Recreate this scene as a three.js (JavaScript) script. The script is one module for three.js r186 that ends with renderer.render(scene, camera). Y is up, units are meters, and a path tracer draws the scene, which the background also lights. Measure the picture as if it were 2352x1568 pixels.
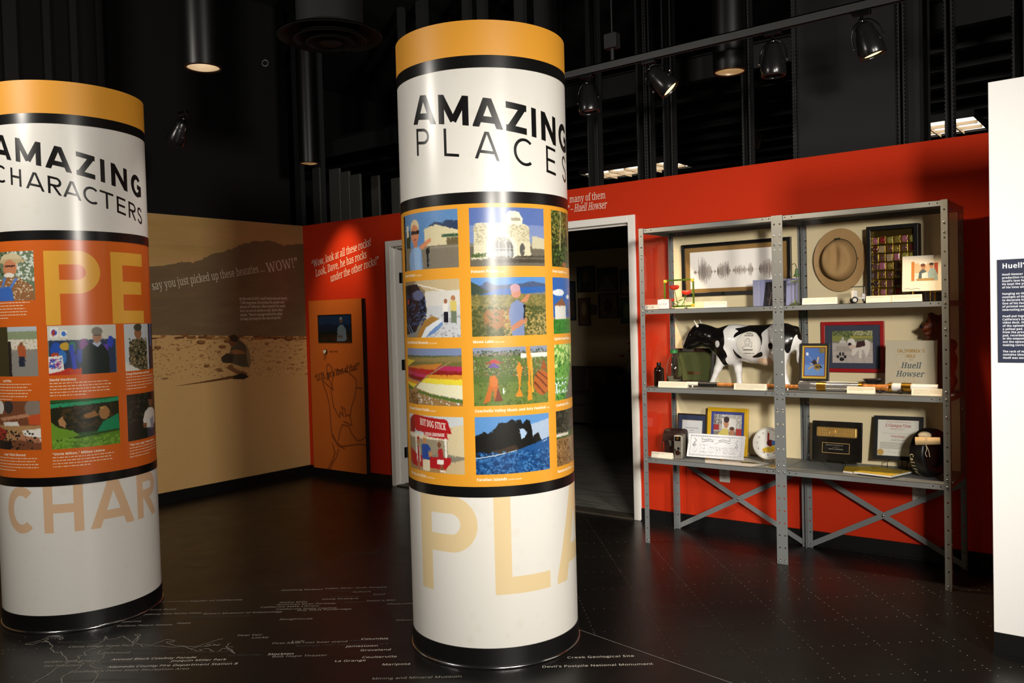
import * as THREE from 'three';
import { FontLoader } from 'three/addons/loaders/FontLoader.js';
import { mergeGeometries } from 'three/addons/utils/BufferGeometryUtils.js';
import { RoundedBoxGeometry } from 'three/addons/geometries/RoundedBoxGeometry.js';
import { RectAreaLightUniformsLib } from 'three/addons/lights/RectAreaLightUniformsLib.js';

// ------------------------------------------------------------------ camera, light, exposure
const scene = new THREE.Scene();
scene.background = new THREE.Color(0x000000);
const camera = new THREE.PerspectiveCamera(43.742, 2352 / 1568, 0.05, 60);
camera.position.set(4.658, 1.55, 5.5955);
camera.up.set(0.00399, 0.99924, -0.03879);
camera.lookAt(4.658 - 0.612295, 1.55 - 0.02823, 5.5955 - 0.790125);
const renderer = new THREE.WebGLRenderer({ antialias: true });
renderer.toneMapping = THREE.LinearToneMapping;
renderer.toneMappingExposure = 1.06;
renderer.shadowMap.enabled = true;
RectAreaLightUniformsLib.init();
const WARM = new THREE.Color().setRGB(1, 0.94, 0.85), HALOGEN = new THREE.Color().setRGB(1, 0.74, 0.45);

function softLight(x, y, z, tx, ty, tz, w, h, power, color = WARM) {
  const l = new THREE.RectAreaLight(color, power, w, h);
  l.position.set(x, y, z); l.lookAt(tx, ty, tz); scene.add(l); return l;
}
function spot(x, y, z, tx, ty, tz, power, angle, pen, color = HALOGEN, rad = 2) {
  const l = new THREE.SpotLight(color, power, 0, angle, pen, 2);
  l.position.set(x, y, z); l.target.position.set(tx, ty, tz); l.target.updateMatrixWorld();
  l.castShadow = true; l.shadow.radius = rad; scene.add(l); return l;
}
// soft lights on stands around the camera (bodies are built further down)
const SOFT = [
  { at: [6.2, 2.42, 6.2], to: [2.65, 1.15, 1.2], w: 0.6, h: 0.6, power: 98, beam: 0.445 },
  { at: [0.25, 3.3, 5.75], to: [1.6, 1.4, 2.2], w: 0.36, h: 0.36, power: 120 },
  { at: [8.5, 2.9, 5.6], to: [1.5, 1.3, 2.4], w: 0.6, h: 0.6, power: 240 },
];
for (const s of SOFT) s.beam ? spot(...s.at, ...s.to, s.power, s.beam, 0.75, WARM, 14) : softLight(...s.at, ...s.to, s.w, s.h, s.power);

// ------------------------------------------------------------------ helpers
let seed = 7;
const rnd = () => { seed = (seed * 1664525 + 1013904223) >>> 0; return seed / 4294967296; };
const rr = (a, b) => a + (b - a) * rnd();
const V = (x, y, z) => new THREE.Vector3(x, y, z);
const used = {};
function numbered(n) { if (!(n in used)) { used[n] = 0; return n; } used[n]++; return n + '_' + String(used[n]).padStart(3, '0'); }
function M(color, roughness = 0.6, metalness = 0, extra = {}) {
  const phys = ['transmission', 'clearcoat', 'sheen', 'ior', 'thickness', 'specularIntensity', 'attenuationColor'].some(k => k in extra);
  return new (phys ? THREE.MeshPhysicalMaterial : THREE.MeshStandardMaterial)({ color, roughness, metalness, ...extra });
}
function mesh(name, geo, mat, parent) {
  if (Array.isArray(geo)) geo = join(geo);
  const m = new THREE.Mesh(geo, mat); m.castShadow = m.receiveShadow = true;
  m.name = parent ? name : numbered(name); (parent || scene).add(m); return m;
}
function join(list) {
  return mergeGeometries(list.map(g => { const h = g.index ? g.toNonIndexed() : g.clone(); for (const k of Object.keys(h.attributes)) if (!['position', 'normal', 'uv'].includes(k)) h.deleteAttribute(k); if (!h.attributes.normal) h.computeVertexNormals(); if (!h.attributes.uv) h.setAttribute('uv', new THREE.BufferAttribute(new Float32Array(h.attributes.position.count * 2), 2)); return h; }));
}
function tag(o, label, category, group, kind) { if (label) o.userData.label = label; if (category) o.userData.category = category; if (group) o.userData.group = group; if (kind) o.userData.kind = kind; return o; }
function thing(name, label, category, [x, y, z] = [0, 0, 0], turn = 0, group) {
  const g = new THREE.Group(); g.name = numbered(name); g.position.set(x, y, z); g.rotation.y = turn; scene.add(g);
  return tag(g, label, category, group);
}
const structure = (o, label, category) => tag(o, label, category, null, 'structure');
function box(w, h, d, x = 0, y = 0, z = 0) { return new THREE.BoxGeometry(w, h, d).translate(x, y, z); }
function rbox(w, h, d, x = 0, y = 0, z = 0, r = 0.004, s = 2) { return new RoundedBoxGeometry(w, h, d, s, Math.min(r, w / 2.01, h / 2.01, d / 2.01)).translate(x, y, z); }
function span(x0, x1, y0, y1, z0, z1) { return box(x1 - x0, y1 - y0, z1 - z0, (x0 + x1) / 2, (y0 + y1) / 2, (z0 + z1) / 2); }
function cyl(r0, r1, h, x = 0, y = 0, z = 0, seg = 24, open = false) { return new THREE.CylinderGeometry(r1, r0, h, seg, 1, open).translate(x, y + h / 2, z); }
function lathe(pts, seg = 28) { return new THREE.LatheGeometry(pts.map(p => new THREE.Vector2(p[0], p[1])), seg); }
function rod(a, b, r, seg = 8) {
  const d = b.clone().sub(a), g = new THREE.CylinderGeometry(r, r, d.length(), seg);
  g.applyQuaternion(new THREE.Quaternion().setFromUnitVectors(V(0, 1, 0), d.clone().normalize())); return g.translate((a.x + b.x) / 2, (a.y + b.y) / 2, (a.z + b.z) / 2);
}
function tube(pts, r, seg = 24, rs = 6, closed = false) { return new THREE.TubeGeometry(new THREE.CatmullRomCurve3(pts.map(p => V(...p)), closed), seg, r, rs, closed); }
function ball(r, x = 0, y = 0, z = 0, sx = 1, sy = 1, sz = 1, n = 14) { return new THREE.SphereGeometry(r, n, Math.max(6, n >> 1)).scale(sx, sy, sz).translate(x, y, z); }
function poly(pts) { const s = new THREE.Shape(); pts.forEach((p, i) => i ? s.lineTo(p[0], p[1]) : s.moveTo(p[0], p[1])); s.closePath(); return s; }
function rectShape(x0, y0, x1, y1) { return poly([[x0, y0], [x1, y0], [x1, y1], [x0, y1]]); }
function hole(s, x, y, r) { const p = new THREE.Path(); for (let i = 0; i < 6; i++) { const a = -i * Math.PI / 3; i ? p.lineTo(x + r * Math.cos(a), y + r * Math.sin(a)) : p.moveTo(x + r * Math.cos(a), y + r * Math.sin(a)); } p.closePath(); s.holes.push(p); }
function extrude(s, d, bevel = 0, seg = 6) { return new THREE.ExtrudeGeometry(s, { depth: d, bevelEnabled: bevel > 0, bevelSize: bevel, bevelThickness: bevel, bevelSegments: 2, curveSegments: seg }); }
function ring(w, h, f, d, bevel = 0.002) { // picture-frame ring, base at y=0, front at z=0
  const s = rectShape(-w / 2, 0, w / 2, h); s.holes.push(rectShape(-w / 2 + f, f, w / 2 - f, h - f));
  return extrude(s, d - 2 * bevel, bevel).translate(0, 0, -d + bevel);
}
function canvas(w, h, draw) {
  const c = document.createElement('canvas'); c.width = w; c.height = h; const g = c.getContext('2d'); draw(g, w, h);
  const t = new THREE.CanvasTexture(c); t.colorSpace = THREE.SRGBColorSpace; t.anisotropy = 8; return t;
}
function speckle(g, w, h, n, colors, s0, s1, y0 = 0, y1 = 1) { for (let i = 0; i < n; i++) { g.fillStyle = colors[(rnd() * colors.length) | 0]; const s = rr(s0, s1); g.fillRect(rnd() * w, (y0 + rnd() * (y1 - y0)) * h, s, s * rr(0.5, 1)); } }
function grain(size, amp, mid = 128, cell = 1) { // grey noise map
  const d = new Uint8Array(size * size * 4);
  const n = Math.ceil(size / cell), a = new Float32Array(n * n).map(() => rnd());
  for (let y = 0; y < size; y++) for (let x = 0; x < size; x++) {
    const fx = x / cell, fy = y / cell, x0 = Math.floor(fx) % n, y0 = Math.floor(fy) % n, x1 = (x0 + 1) % n, y1 = (y0 + 1) % n, u = fx % 1, v = fy % 1;
    const k = (a[y0 * n + x0] * (1 - u) + a[y0 * n + x1] * u) * (1 - v) + (a[y1 * n + x0] * (1 - u) + a[y1 * n + x1] * u) * v;
    const g = Math.max(0, Math.min(255, mid + (k - 0.5) * 2 * amp)), i = (y * size + x) * 4; d[i] = d[i + 1] = d[i + 2] = g; d[i + 3] = 255;
  }
  const t = new THREE.DataTexture(d, size, size); t.wrapS = t.wrapT = THREE.RepeatWrapping; t.magFilter = THREE.LinearFilter; t.minFilter = THREE.LinearFilter; t.needsUpdate = true; return t;
}
function scaled(t, u, v) { const c = t.clone(); c.repeat.set(u, v); c.needsUpdate = true; return c; }
function uvMetres(g) { // planar uv in metres by the main direction of each face
  if (g.index) g = g.toNonIndexed();
  const p = g.attributes.position, n = g.attributes.normal, uv = new Float32Array(p.count * 2);
  for (let i = 0; i < p.count; i++) {
    const ax = Math.abs(n.getX(i)), ay = Math.abs(n.getY(i)), az = Math.abs(n.getZ(i));
    const [u, v] = ay > ax && ay > az ? [p.getX(i), p.getZ(i)] : ax > az ? [p.getZ(i), p.getY(i)] : [p.getX(i), p.getY(i)];
    uv[i * 2] = u; uv[i * 2 + 1] = v;
  }
  g.setAttribute('uv', new THREE.BufferAttribute(uv, 2)); return g;
}
const fl = new FontLoader();
const [sansF, sansB, serif, serifB] = await Promise.all(['sans_regular', 'sans_bold', 'serif_regular', 'serif_bold'].map(n => fl.loadAsync(`fonts/droid/droid_${n}.typeface.json`)));
// flat lettering: starts at the origin, baseline y=0; width fits the run when given
function letters(str, font, size, { width, slant = 0, depth = 0, seg = 3 } = {}) {
  const sh = font.generateShapes(str, size);
  const g = depth ? new THREE.ExtrudeGeometry(sh, { depth, bevelEnabled: false, curveSegments: seg }) : new THREE.ShapeGeometry(sh, seg);
  g.computeBoundingBox(); const b = g.boundingBox; g.translate(-b.min.x, 0, 0);
  if (width) g.scale(width / (b.max.x - b.min.x), 1, 1);
  if (slant) g.applyMatrix4(new THREE.Matrix4().set(1, slant, 0, 0, 0, 1, 0, 0, 0, 0, 1, 0, 0, 0, 0, 1));
  return g;
}
// naive surface nets over a distance field
function nets(b0, b1, cell, f) {
  const n = [0, 1, 2].map(i => Math.ceil((b1[i] - b0[i]) / cell) + 1), [nx, ny, nz] = n, F = new Float32Array(nx * ny * nz), id = (x, y, z) => x + nx * (y + ny * z);
  for (let z = 0; z < nz; z++) for (let y = 0; y < ny; y++) for (let x = 0; x < nx; x++) F[id(x, y, z)] = f(b0[0] + x * cell, b0[1] + y * cell, b0[2] + z * cell);
  const vi = new Int32Array(nx * ny * nz).fill(-1), pos = [], idx = [];
  for (let z = 0; z < nz - 1; z++) for (let y = 0; y < ny - 1; y++) for (let x = 0; x < nx - 1; x++) {
    let cx = 0, cy = 0, cz = 0, c = 0;
    const e = (ax, ay, az, bx, by, bz) => { const p = F[id(x + ax, y + ay, z + az)], q = F[id(x + bx, y + by, z + bz)]; if ((p < 0) !== (q < 0)) { const t = p / (p - q); cx += ax + t * (bx - ax); cy += ay + t * (by - ay); cz += az + t * (bz - az); c++; } };
    for (const a of [0, 1]) for (const b of [0, 1]) { e(0, a, b, 1, a, b); e(a, 0, b, a, 1, b); e(a, b, 0, a, b, 1); }
    if (c) { vi[id(x, y, z)] = pos.length / 3; pos.push(b0[0] + (x + cx / c) * cell, b0[1] + (y + cy / c) * cell, b0[2] + (z + cz / c) * cell); }
  }
  const quad = (a, b, c, d, flip) => { if (a < 0 || b < 0 || c < 0 || d < 0) return; flip ? idx.push(a, c, b, a, d, c) : idx.push(a, b, c, a, c, d); };
  for (let z = 1; z < nz - 1; z++) for (let y = 1; y < ny - 1; y++) for (let x = 1; x < nx - 1; x++) {
    const s = F[id(x, y, z)] < 0;
    if (s !== F[id(x + 1, y, z)] < 0) quad(vi[id(x, y - 1, z - 1)], vi[id(x, y, z - 1)], vi[id(x, y, z)], vi[id(x, y - 1, z)], !s);
    if (s !== F[id(x, y + 1, z)] < 0) quad(vi[id(x - 1, y, z - 1)], vi[id(x - 1, y, z)], vi[id(x, y, z)], vi[id(x, y, z - 1)], !s);
    if (s !== F[id(x, y, z + 1)] < 0) quad(vi[id(x - 1, y - 1, z)], vi[id(x, y - 1, z)], vi[id(x, y, z)], vi[id(x - 1, y, z)], !s);
  }
  const g = new THREE.BufferGeometry(); g.setAttribute('position', new THREE.Float32BufferAttribute(pos, 3)); g.setIndex(idx); g.computeVertexNormals(); return g;
}
const smin = (a, b, k) => { const h = Math.max(k - Math.abs(a - b), 0) / k; return Math.min(a, b) - h * h * k / 4; };
function cone(p, a, b, ra, rb) { // tapered capsule distance
  const bx = b[0] - a[0], by = b[1] - a[1], bz = b[2] - a[2], px = p[0] - a[0], py = p[1] - a[1], pz = p[2] - a[2];
  const t = Math.max(0, Math.min(1, (px * bx + py * by + pz * bz) / (bx * bx + by * by + bz * bz + 1e-9)));
  return Math.hypot(px - t * bx, py - t * by, pz - t * bz) - (ra + (rb - ra) * t);
}
const ell = (p, c, r) => { const k = Math.hypot((p[0] - c[0]) / r[0], (p[1] - c[1]) / r[1], (p[2] - c[2]) / r[2]); return (k - 1) * Math.min(r[0], r[1], r[2]); };

// ------------------------------------------------------------------ shared materials
const fine = grain(256, 90), coarse = grain(256, 110, 128, 16), mottled = grain(256, 60, 150, 6);
const MAT = {
  red: M('#c6300f', 0.75, 0, { specularIntensity: 0.35, bumpMap: scaled(fine, 3, 3), bumpScale: 0.0006 }),
  blackPaint: M('#070707', 0.75), blackWall: M('#040404', 0.95), stud: M('#18191a', 0.6, 0.1), joist: M('#242526', 0.5, 0.2),
  casing: M('#f2efe8', 0.45), steel: M('#7b7f80', 0.5, 0.1), bolt: M('#d8d8d8', 0.2, 1),
  cream: M('#f0dfb4', 0.8), acrylic: M('#ffffff', 0.02, 0, { transmission: 1, thickness: 0, ior: 1.22, specularIntensity: 0.6 }),
  rubber: M('#0b0b0c', 0.42), chrome: M('#d4d4d4', 0.16, 1), silver: M('#d2d5da', 0.3, 1), brass: M('#c9983c', 0.25, 1), gold: M('#d8ae62', 0.36, 0.6),
  white: M('#efeeea', 0.55), board: M('#3a3028', 0.85), black: M('#0a0a0a', 0.35), blackGloss: M('#070707', 0.18), card: M('#f3ead6', 0.8),
  lettering: M('#efe6d4', 0.7), wood: null, darkWood: null,
};
const woodTex = canvas(256, 256, (g, w, h) => { g.fillStyle = '#b8732f'; g.fillRect(0, 0, w, h); for (let i = 0; i < 260; i++) { g.strokeStyle = rnd() < 0.5 ? 'rgba(120,62,18,.28)' : 'rgba(214,146,72,.25)'; g.lineWidth = rr(0.5, 2.5); const y = rnd() * h; g.beginPath(); g.moveTo(0, y); g.bezierCurveTo(80, y + rr(-6, 6), 170, y + rr(-6, 6), w, y + rr(-4, 4)); g.stroke(); } });
const darkWoodTex = canvas(256, 256, (g, w, h) => { g.fillStyle = '#3a2115'; g.fillRect(0, 0, w, h); for (let i = 0; i < 260; i++) { g.strokeStyle = rnd() < 0.5 ? 'rgba(18,8,4,.3)' : 'rgba(96,58,34,.25)'; g.lineWidth = rr(0.5, 2.5); const y = rnd() * h; g.beginPath(); g.moveTo(0, y); g.bezierCurveTo(80, y + rr(-6, 6), 170, y + rr(-6, 6), w, y + rr(-4, 4)); g.stroke(); } });
MAT.wood = M('#ffffff', 0.38, 0, { map: woodTex }); MAT.darkWood = M('#ffffff', 0.4, 0, { map: darkWoodTex });
// photographic softness of a print: small patches trade places with their neighbours, then film grain
function soften(g, w, h, n, s0, s1, off, noise, zone) {
  const im = g.getImageData(0, 0, w, h), d = im.data;
  for (let i = 0; i < n; i++) {
    const s = Math.round(rr(s0, s1)), z = zone && rnd() < 0.25, px = Math.floor(z ? rr(zone[0], zone[2]) : rnd() * (w - s)), py = Math.floor(z ? rr(zone[1], zone[3]) : rnd() * (h - s)), ox = Math.round(rr(-off, off)), oy = Math.round(rr(-off, off)), a = rr(0.25, 0.7);
    for (let y = 0; y < s; y++) for (let x = 0; x < s; x++) { const X = px + x + ox, Y = py + y + oy; if (X < 0 || Y < 0 || X >= w || Y >= h || px + x >= w || py + y >= h) continue; const p = ((py + y) * w + px + x) * 4, q = (Y * w + X) * 4; for (let c = 0; c < 3; c++) d[q + c] += (d[p + c] - d[q + c]) * a; }
  }
  for (let i = 0; i < d.length; i += 4) { const v = (rnd() - 0.5) * 2 * noise; d[i] += v; d[i + 1] += v; d[i + 2] += v; }
  g.putImageData(im, 0, 0);
}
// printed picture drawn from short ops: r rect, e ellipse, p polygon, l line, n speckle, t text
function pic(g, x, y, w, h, ops) {
  const out = g, X0 = x, Y0 = y, W0 = w, H0 = h, tw = Math.max(48, Math.round(w * 0.55)), th = Math.max(48, Math.round(h * 0.55));
  const tc = document.createElement('canvas'); tc.width = tw; tc.height = th; g = tc.getContext('2d'); w = tw; h = th;
  g.fillStyle = '#86806f'; g.fillRect(0, 0, w, h); g.save(); g.scale(w, h);
  for (const op of ops.split(';')) {
    const a = op.trim().split(/\s+/), k = a[0][0], c = a[0].slice(1), n = a.slice(1).map(Number); g.fillStyle = g.strokeStyle = c;
    if (k === 'r') g.fillRect(n[0], n[1], n[2], n[3]);
    else if (k === 'e') { g.beginPath(); g.ellipse(n[0], n[1], n[2], n[3], n[4] || 0, 0, 7); g.fill(); }
    else if (k === 'p') { g.beginPath(); for (let i = 0; i < n.length; i += 2) i ? g.lineTo(n[i], n[i + 1]) : g.moveTo(n[i], n[i + 1]); g.closePath(); g.fill(); }
    else if (k === 'l') { g.lineWidth = n[0]; g.beginPath(); for (let i = 1; i < n.length; i += 2) i > 1 ? g.lineTo(n[i], n[i + 1]) : g.moveTo(n[i], n[i + 1]); g.stroke(); }
    else if (k === 'n') { for (let i = 0; i < n[0] * 2.4; i++) { const s = n[1] * 0.55 * rr(0.4, 1.5); g.beginPath(); g.ellipse(n[2] + rnd() * (n[4] - n[2]), n[3] + rnd() * (n[5] - n[3]), s * 0.6, s * 0.5 * w / h, rnd() * 3, 0, 7); g.fill(); } }
  }
  g.restore();
  // photographic softness: shuffle small patches, mottle, then enlarge
  soften(g, tw, th, tw * th / 24, 2, 6, 3, 9);
  out.imageSmoothingEnabled = true; out.drawImage(tc, 1, 1, tw - 2, th - 2, X0, Y0, W0, H0);
}
// geometric capitals drawn as strokes: x,y in units of the letter's box (y up), arcs as [cx,cy,rx,ry,from,to]
const GLYPH = {
  A: [[[0.06, -0.1], [0.5, 1.06]], [[0.94, -0.1], [0.5, 1.06]], [[0.22, 0.27], [0.78, 0.27]]],
  M: [['v', 0, 0, 1], ['v', 1, 0, 1], [[0.06, 1.04], [0.5, 0.12]], [[0.94, 1.04], [0.5, 0.12]]],
  Z: [['h', 1, 0, 1], ['h', 0, 0, 1], [[0.06, -0.02], [0.94, 1.02]]], I: [['v', 0.5, 0, 1]], N: [['v', 0, 0, 1], ['v', 1, 0, 1], [[0.04, 1.04], [0.96, -0.04]]],
  G: [['a', 0.5, 0.5, 0.5, 0.5, 45, 360], ['h', 0.48, 0.55, 1], ['v', 1, 0.12, 0.48]], P: [['v', 0, 0, 1], ['b', 1, 0.42]], L: [['v', 0, 0, 1], ['h', 0, 0, 1]],
  C: [['a', 0.52, 0.5, 0.52, 0.5, 50, 310]], E: [['v', 0, 0, 1], ['h', 0, 0, 1], ['h', 0.5, 0, 0.92], ['h', 1, 0, 1]],
  S: [['s']], H: [['v', 0, 0, 1], ['v', 1, 0, 1], ['h', 0.52, 0, 1]], R: [['v', 0, 0, 1], ['b', 1, 0.44], [[0.42, 0.48], [0.96, -0.05]]], T: [['h', 1, 0, 1], ['v', 0.5, 0, 1]],
};
function glyph(g, ch, x, y, w, h, t, color) { // y = baseline (canvas, down); w,h,t in pixels
  g.save(); g.translate(x, y); g.scale(1, -1); g.beginPath(); g.rect(0, 0, w, h); g.clip(); g.strokeStyle = color; g.lineWidth = t; g.lineCap = 'butt'; g.lineJoin = 'miter';
  const X = k => t / 2 + k * (w - t), Y = k => t / 2 + k * (h - t);
  for (const s of GLYPH[ch]) {
    g.beginPath();
    if (s[0] === 'v') { g.moveTo(X(s[1]), s[2] * h); g.lineTo(X(s[1]), s[3] * h); }
    else if (s[0] === 'h') { g.moveTo(s[2] * w, Y(s[1])); g.lineTo(s[3] * w, Y(s[1])); }
    else if (s[0] === 'a') { const a = s[5] * Math.PI / 180, b = s[6] * Math.PI / 180; g.ellipse(X(s[1]), Y(s[2]), s[3] * (w - t), s[4] * (h - t), 0, a, b, false); }
    else if (s[0] === 'b') { const y1 = Y(1), y0 = s[2] * h + t / 2, r = (y1 - y0) / 2, xr = w - t / 2 - Math.min(r, w * 0.55); g.moveTo(0, y1); g.lineTo(xr, y1); g.ellipse(xr, (y0 + y1) / 2, w - t / 2 - xr, r, 0, Math.PI / 2, -Math.PI / 2, true); g.lineTo(0, y0); }
    else if (s[0] === 's') { g.moveTo(X(0.9), Y(0.84)); g.bezierCurveTo(X(0.6), Y(1.1), X(0.05), Y(1.02), X(0.08), Y(0.73)); g.bezierCurveTo(X(0.1), Y(0.46), X(0.92), Y(0.56), X(0.92), Y(0.25)); g.bezierCurveTo(X(0.92), Y(-0.08), X(0.3), Y(-0.08), X(0.04), Y(0.18)); }
    else { g.moveTo(s[0][0] * w + 0, s[0][1] * h); g.lineTo(s[1][0] * w, s[1][1] * h); }
    g.stroke();
  }
  g.restore();
}
// ------------------------------------------------------------------ floor with the printed map
const scuff = canvas(1024, 1024, (g, w, h) => { g.fillStyle = '#808080'; g.fillRect(0, 0, w, h); for (let i = 0; i < 2600; i++) { const v = (110 + rnd() * 50) | 0; g.fillStyle = `rgba(${v},${v},${v},.25)`; g.beginPath(); g.ellipse(rnd() * w, rnd() * h, rr(4, 60), rr(4, 40), rnd() * 3, 0, 7); g.fill(); } for (let i = 0; i < 60; i++) { g.strokeStyle = 'rgba(200,200,200,.35)'; g.lineWidth = rr(0.6, 2); const x = rnd() * w, y = rnd() * h; g.beginPath(); g.moveTo(x, y); g.quadraticCurveTo(x + rr(-30, 30), y + rr(-30, 30), x + rr(-60, 60), y + rr(-60, 60)); g.stroke(); } });
scuff.colorSpace = THREE.NoColorSpace; scuff.wrapS = scuff.wrapT = THREE.RepeatWrapping; scuff.repeat.set(0.4, 0.4);
const floorMat = M('#171615', 0.62, 0, { roughnessMap: scuff, specularIntensity: 0.65 });
const floor = structure(mesh('floor', uvMetres(span(-2.5, 10, -0.1, 0, -0.06, 10)), floorMat), 'black vinyl floor printed with a map of place names');
const inkMats = [M('#45423d', 0.6), M('#a09a8e', 0.6), M('#e0d9ca', 0.6)], mapInk = M('#8f8a80', 0.6);
const floorWords=[
['Old Faithful Geyser of California',-1.854,2.486,0.485,1],['Santa Rosa',-1.854,2.615,0.160,1],['Johnny Otis Radio Show',-1.841,2.688,0.315,1],['Bohart Museum of Entomology',-1.512,2.712,0.424,1],['California Raptor Center',-1.578,2.759,0.338,0],['Petaluma',-1.946,2.790,0.133,1],['Napa',-1.604,2.845,0.068,1],['Bufano Peace Statue',-1.910,2.854,0.285,1],['Point Reyes National Seashore',-2.115,3.057,0.414,0],['China Camp State Park',-2.027,3.125,0.319,1],['Richmond',-1.820,3.220,0.129,1],['Richmond Museum of History',-1.804,3.196,0.368,0],['Chez Panisse',-1.718,3.258,0.177,0],['Black Diamond Mine',-1.485,3.251,0.278,0],['Annual Black Cowboy Parade',-1.741,3.305,0.396,2],['Joaquin Miller Park',-1.452,3.347,0.258,2],['Alameda Naval Air Station',-1.768,3.346,0.311,0],["Eugene O'Neill House",-1.451,3.375,0.297,0],['Golden Gate Bridge',-2.053,3.306,0.241,1],['San Francisco',-2.030,3.353,0.171,1],['Alameda County Fire Department Station 8',-1.721,3.392,0.595,2],['Candlestick Point State Recreation Area',-1.873,3.431,0.539,1],['Half Moon Bay State Park',-1.906,3.526,0.398,0],['Gladding McBean',-1.183,2.352,0.240,1],['Cabin Fever Quilt Shoppe',-0.931,2.349,0.359,1],['Placer County Courthouse Museum',-0.852,2.403,0.472,0],['Auburn',-0.758,2.429,0.101,1],['Cool',-0.632,2.485,0.064,1],['Folsom State Prison',-0.869,2.503,0.272,0],['Otow Orchard',-0.911,2.539,0.200,1],["Sutter's Mill",-0.655,2.592,0.155,1],['Placerville',-0.531,2.659,0.138,1],['Globe Mills',-1.140,2.570,0.153,1],['American River Parkway',-1.148,2.605,0.328,1],['California State Library',-1.227,2.639,0.320,1],['California State Capitol',-1.132,2.682,0.324,1],['Guy West Footbridge',-1.011,2.710,0.292,1],['Marshall Gold Discovery State',-0.773,2.605,0.381,0],['Sloughhouse',-1.075,2.841,0.173,1],['Volcano',-0.459,2.915,0.102,1],['Pear Fair',-1.229,3.052,0.121,1],['Locke',-1.147,3.090,0.080,1],['Lodi',-0.936,3.160,0.059,1],['First A&W root beer stand',-1.026,3.175,0.363,1],['49er RV Ranch',-0.655,3.177,0.204,0],['Columbia',-0.599,3.161,0.130,2],['Railtown 1897 State Historic Park',-0.901,3.220,0.443,0],['Jamestown',-0.661,3.248,0.154,2],['Groveland',-0.581,3.303,0.142,2],['Stockton',-1.013,3.310,0.120,2],['Bob Hope Theater',-0.984,3.340,0.254,1],['Coulterville',-0.560,3.388,0.159,2],['La Grange',-0.679,3.420,0.140,2],['Mariposa',-0.455,3.479,0.124,2],['John Marsh House',-1.202,3.307,0.158,0],['Mining and Mineral Museum',-0.480,3.628,0.386,1],['Creek Geological Site',0.381,3.478,0.302,2],["Devil's Postpile National Monument",0.262,3.569,0.489,2],['Bok Kai Parade',-1.285,1.852,0.203,0],['Timbuctoo',-1.184,1.797,0.137,0],['Lake Oroville',-1.199,1.426,0.171,0],['Downieville',-0.731,1.502,0.157,0],['Alleghany',-0.758,1.569,0.137,0],['Malakoff Diggins State Historic Park',-0.989,1.610,0.475,0],['Clear Lake',-1.917,1.817,0.142,0],['Bidwell Mansion',-1.664,1.372,0.178,0],];
const floorLines=[
[[-2.269,3.056],[-2.226,3.065],[-2.217,3.034],[-2.190,3.028],[-2.156,3.049],[-2.122,3.086],[-2.106,3.133],[-2.069,3.175],[-2.036,3.187],[-2.038,3.169],[-2.012,3.212],[-1.969,3.259],[-1.946,3.292],[-1.916,3.288],[-1.884,3.315],[-1.854,3.334],[-1.851,3.366],[-1.853,3.400],[-1.863,3.427],[-1.880,3.459],[-1.877,3.493],[-1.834,3.560]],
[[-1.981,3.529],[-1.968,3.485],[-1.959,3.430],[-1.956,3.362],[-1.934,3.311]],
[[-2.269,3.056],[-2.215,3.010],[-2.201,2.955]],
[[-2.215,3.010],[-2.208,2.983],[-2.183,3.002],[-2.200,3.008],[-2.168,3.030],[-2.191,3.036]],
[[-1.946,3.292],[-1.908,3.286],[-1.906,3.265],[-1.926,3.239],[-1.903,3.235],[-1.888,3.236],[-1.915,3.190],[-1.905,3.159],[-1.875,3.135],[-1.911,3.112],[-1.895,3.081],[-1.888,3.041],[-1.908,2.984],[-1.883,3.028],[-1.842,3.029],[-1.817,2.993],[-1.768,3.046],[-1.719,3.104],[-1.734,3.056],[-1.735,3.014],[-1.766,2.977],[-1.739,2.979],[-1.730,3.015],[-1.717,3.084]],
[[-1.808,3.142],[-1.852,3.176],[-1.844,3.215],[-1.800,3.238],[-1.789,3.282],[-1.804,3.323],[-1.815,3.357],[-1.774,3.390],[-1.739,3.399],[-1.759,3.437],[-1.727,3.462],[-1.715,3.518],[-1.708,3.571]],
[[-1.719,3.104],[-1.684,3.114],[-1.655,3.150],[-1.621,3.146],[-1.572,3.145],[-1.497,3.171],[-1.461,3.162],[-1.408,3.199],[-1.369,3.228],[-1.340,3.227],[-1.365,3.209]],
[[-1.684,3.114],[-1.627,3.133],[-1.596,3.096],[-1.578,3.064],[-1.533,3.075],[-1.528,3.102],[-1.562,3.093],[-1.536,3.122],[-1.495,3.152],[-1.440,3.164],[-1.389,3.168],[-1.356,3.132],[-1.329,3.108],[-1.293,3.078]],
[[-1.408,3.199],[-1.374,3.170],[-1.333,3.174],[-1.331,3.148],[-1.347,3.146],[-1.343,3.173],[-1.311,3.163],[-1.285,3.152],[-1.288,3.171],[-1.323,3.142]],
[[-1.243,3.189],[-1.245,3.149],[-1.237,3.137]],
[[-1.347,3.205],[-1.323,3.203],[-1.293,3.235],[-1.281,3.243]],
[[-1.260,3.238],[-1.252,3.207],[-1.225,3.216],[-1.200,3.250],[-1.175,3.277],[-1.201,3.231],[-1.243,3.189],[-1.208,3.192]],
[[-2.150,2.960],[-2.121,3.012],[-2.114,3.006],[-2.126,2.977],[-2.135,2.980]],
];
const mapPoint = (u, v) => [u * 0.775 + v * 0.632, -u * 0.632 + v * 0.775], gridPoint = (u, v) => [u * 0.749 + v * 0.663, -u * 0.663 + v * 0.749];
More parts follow.
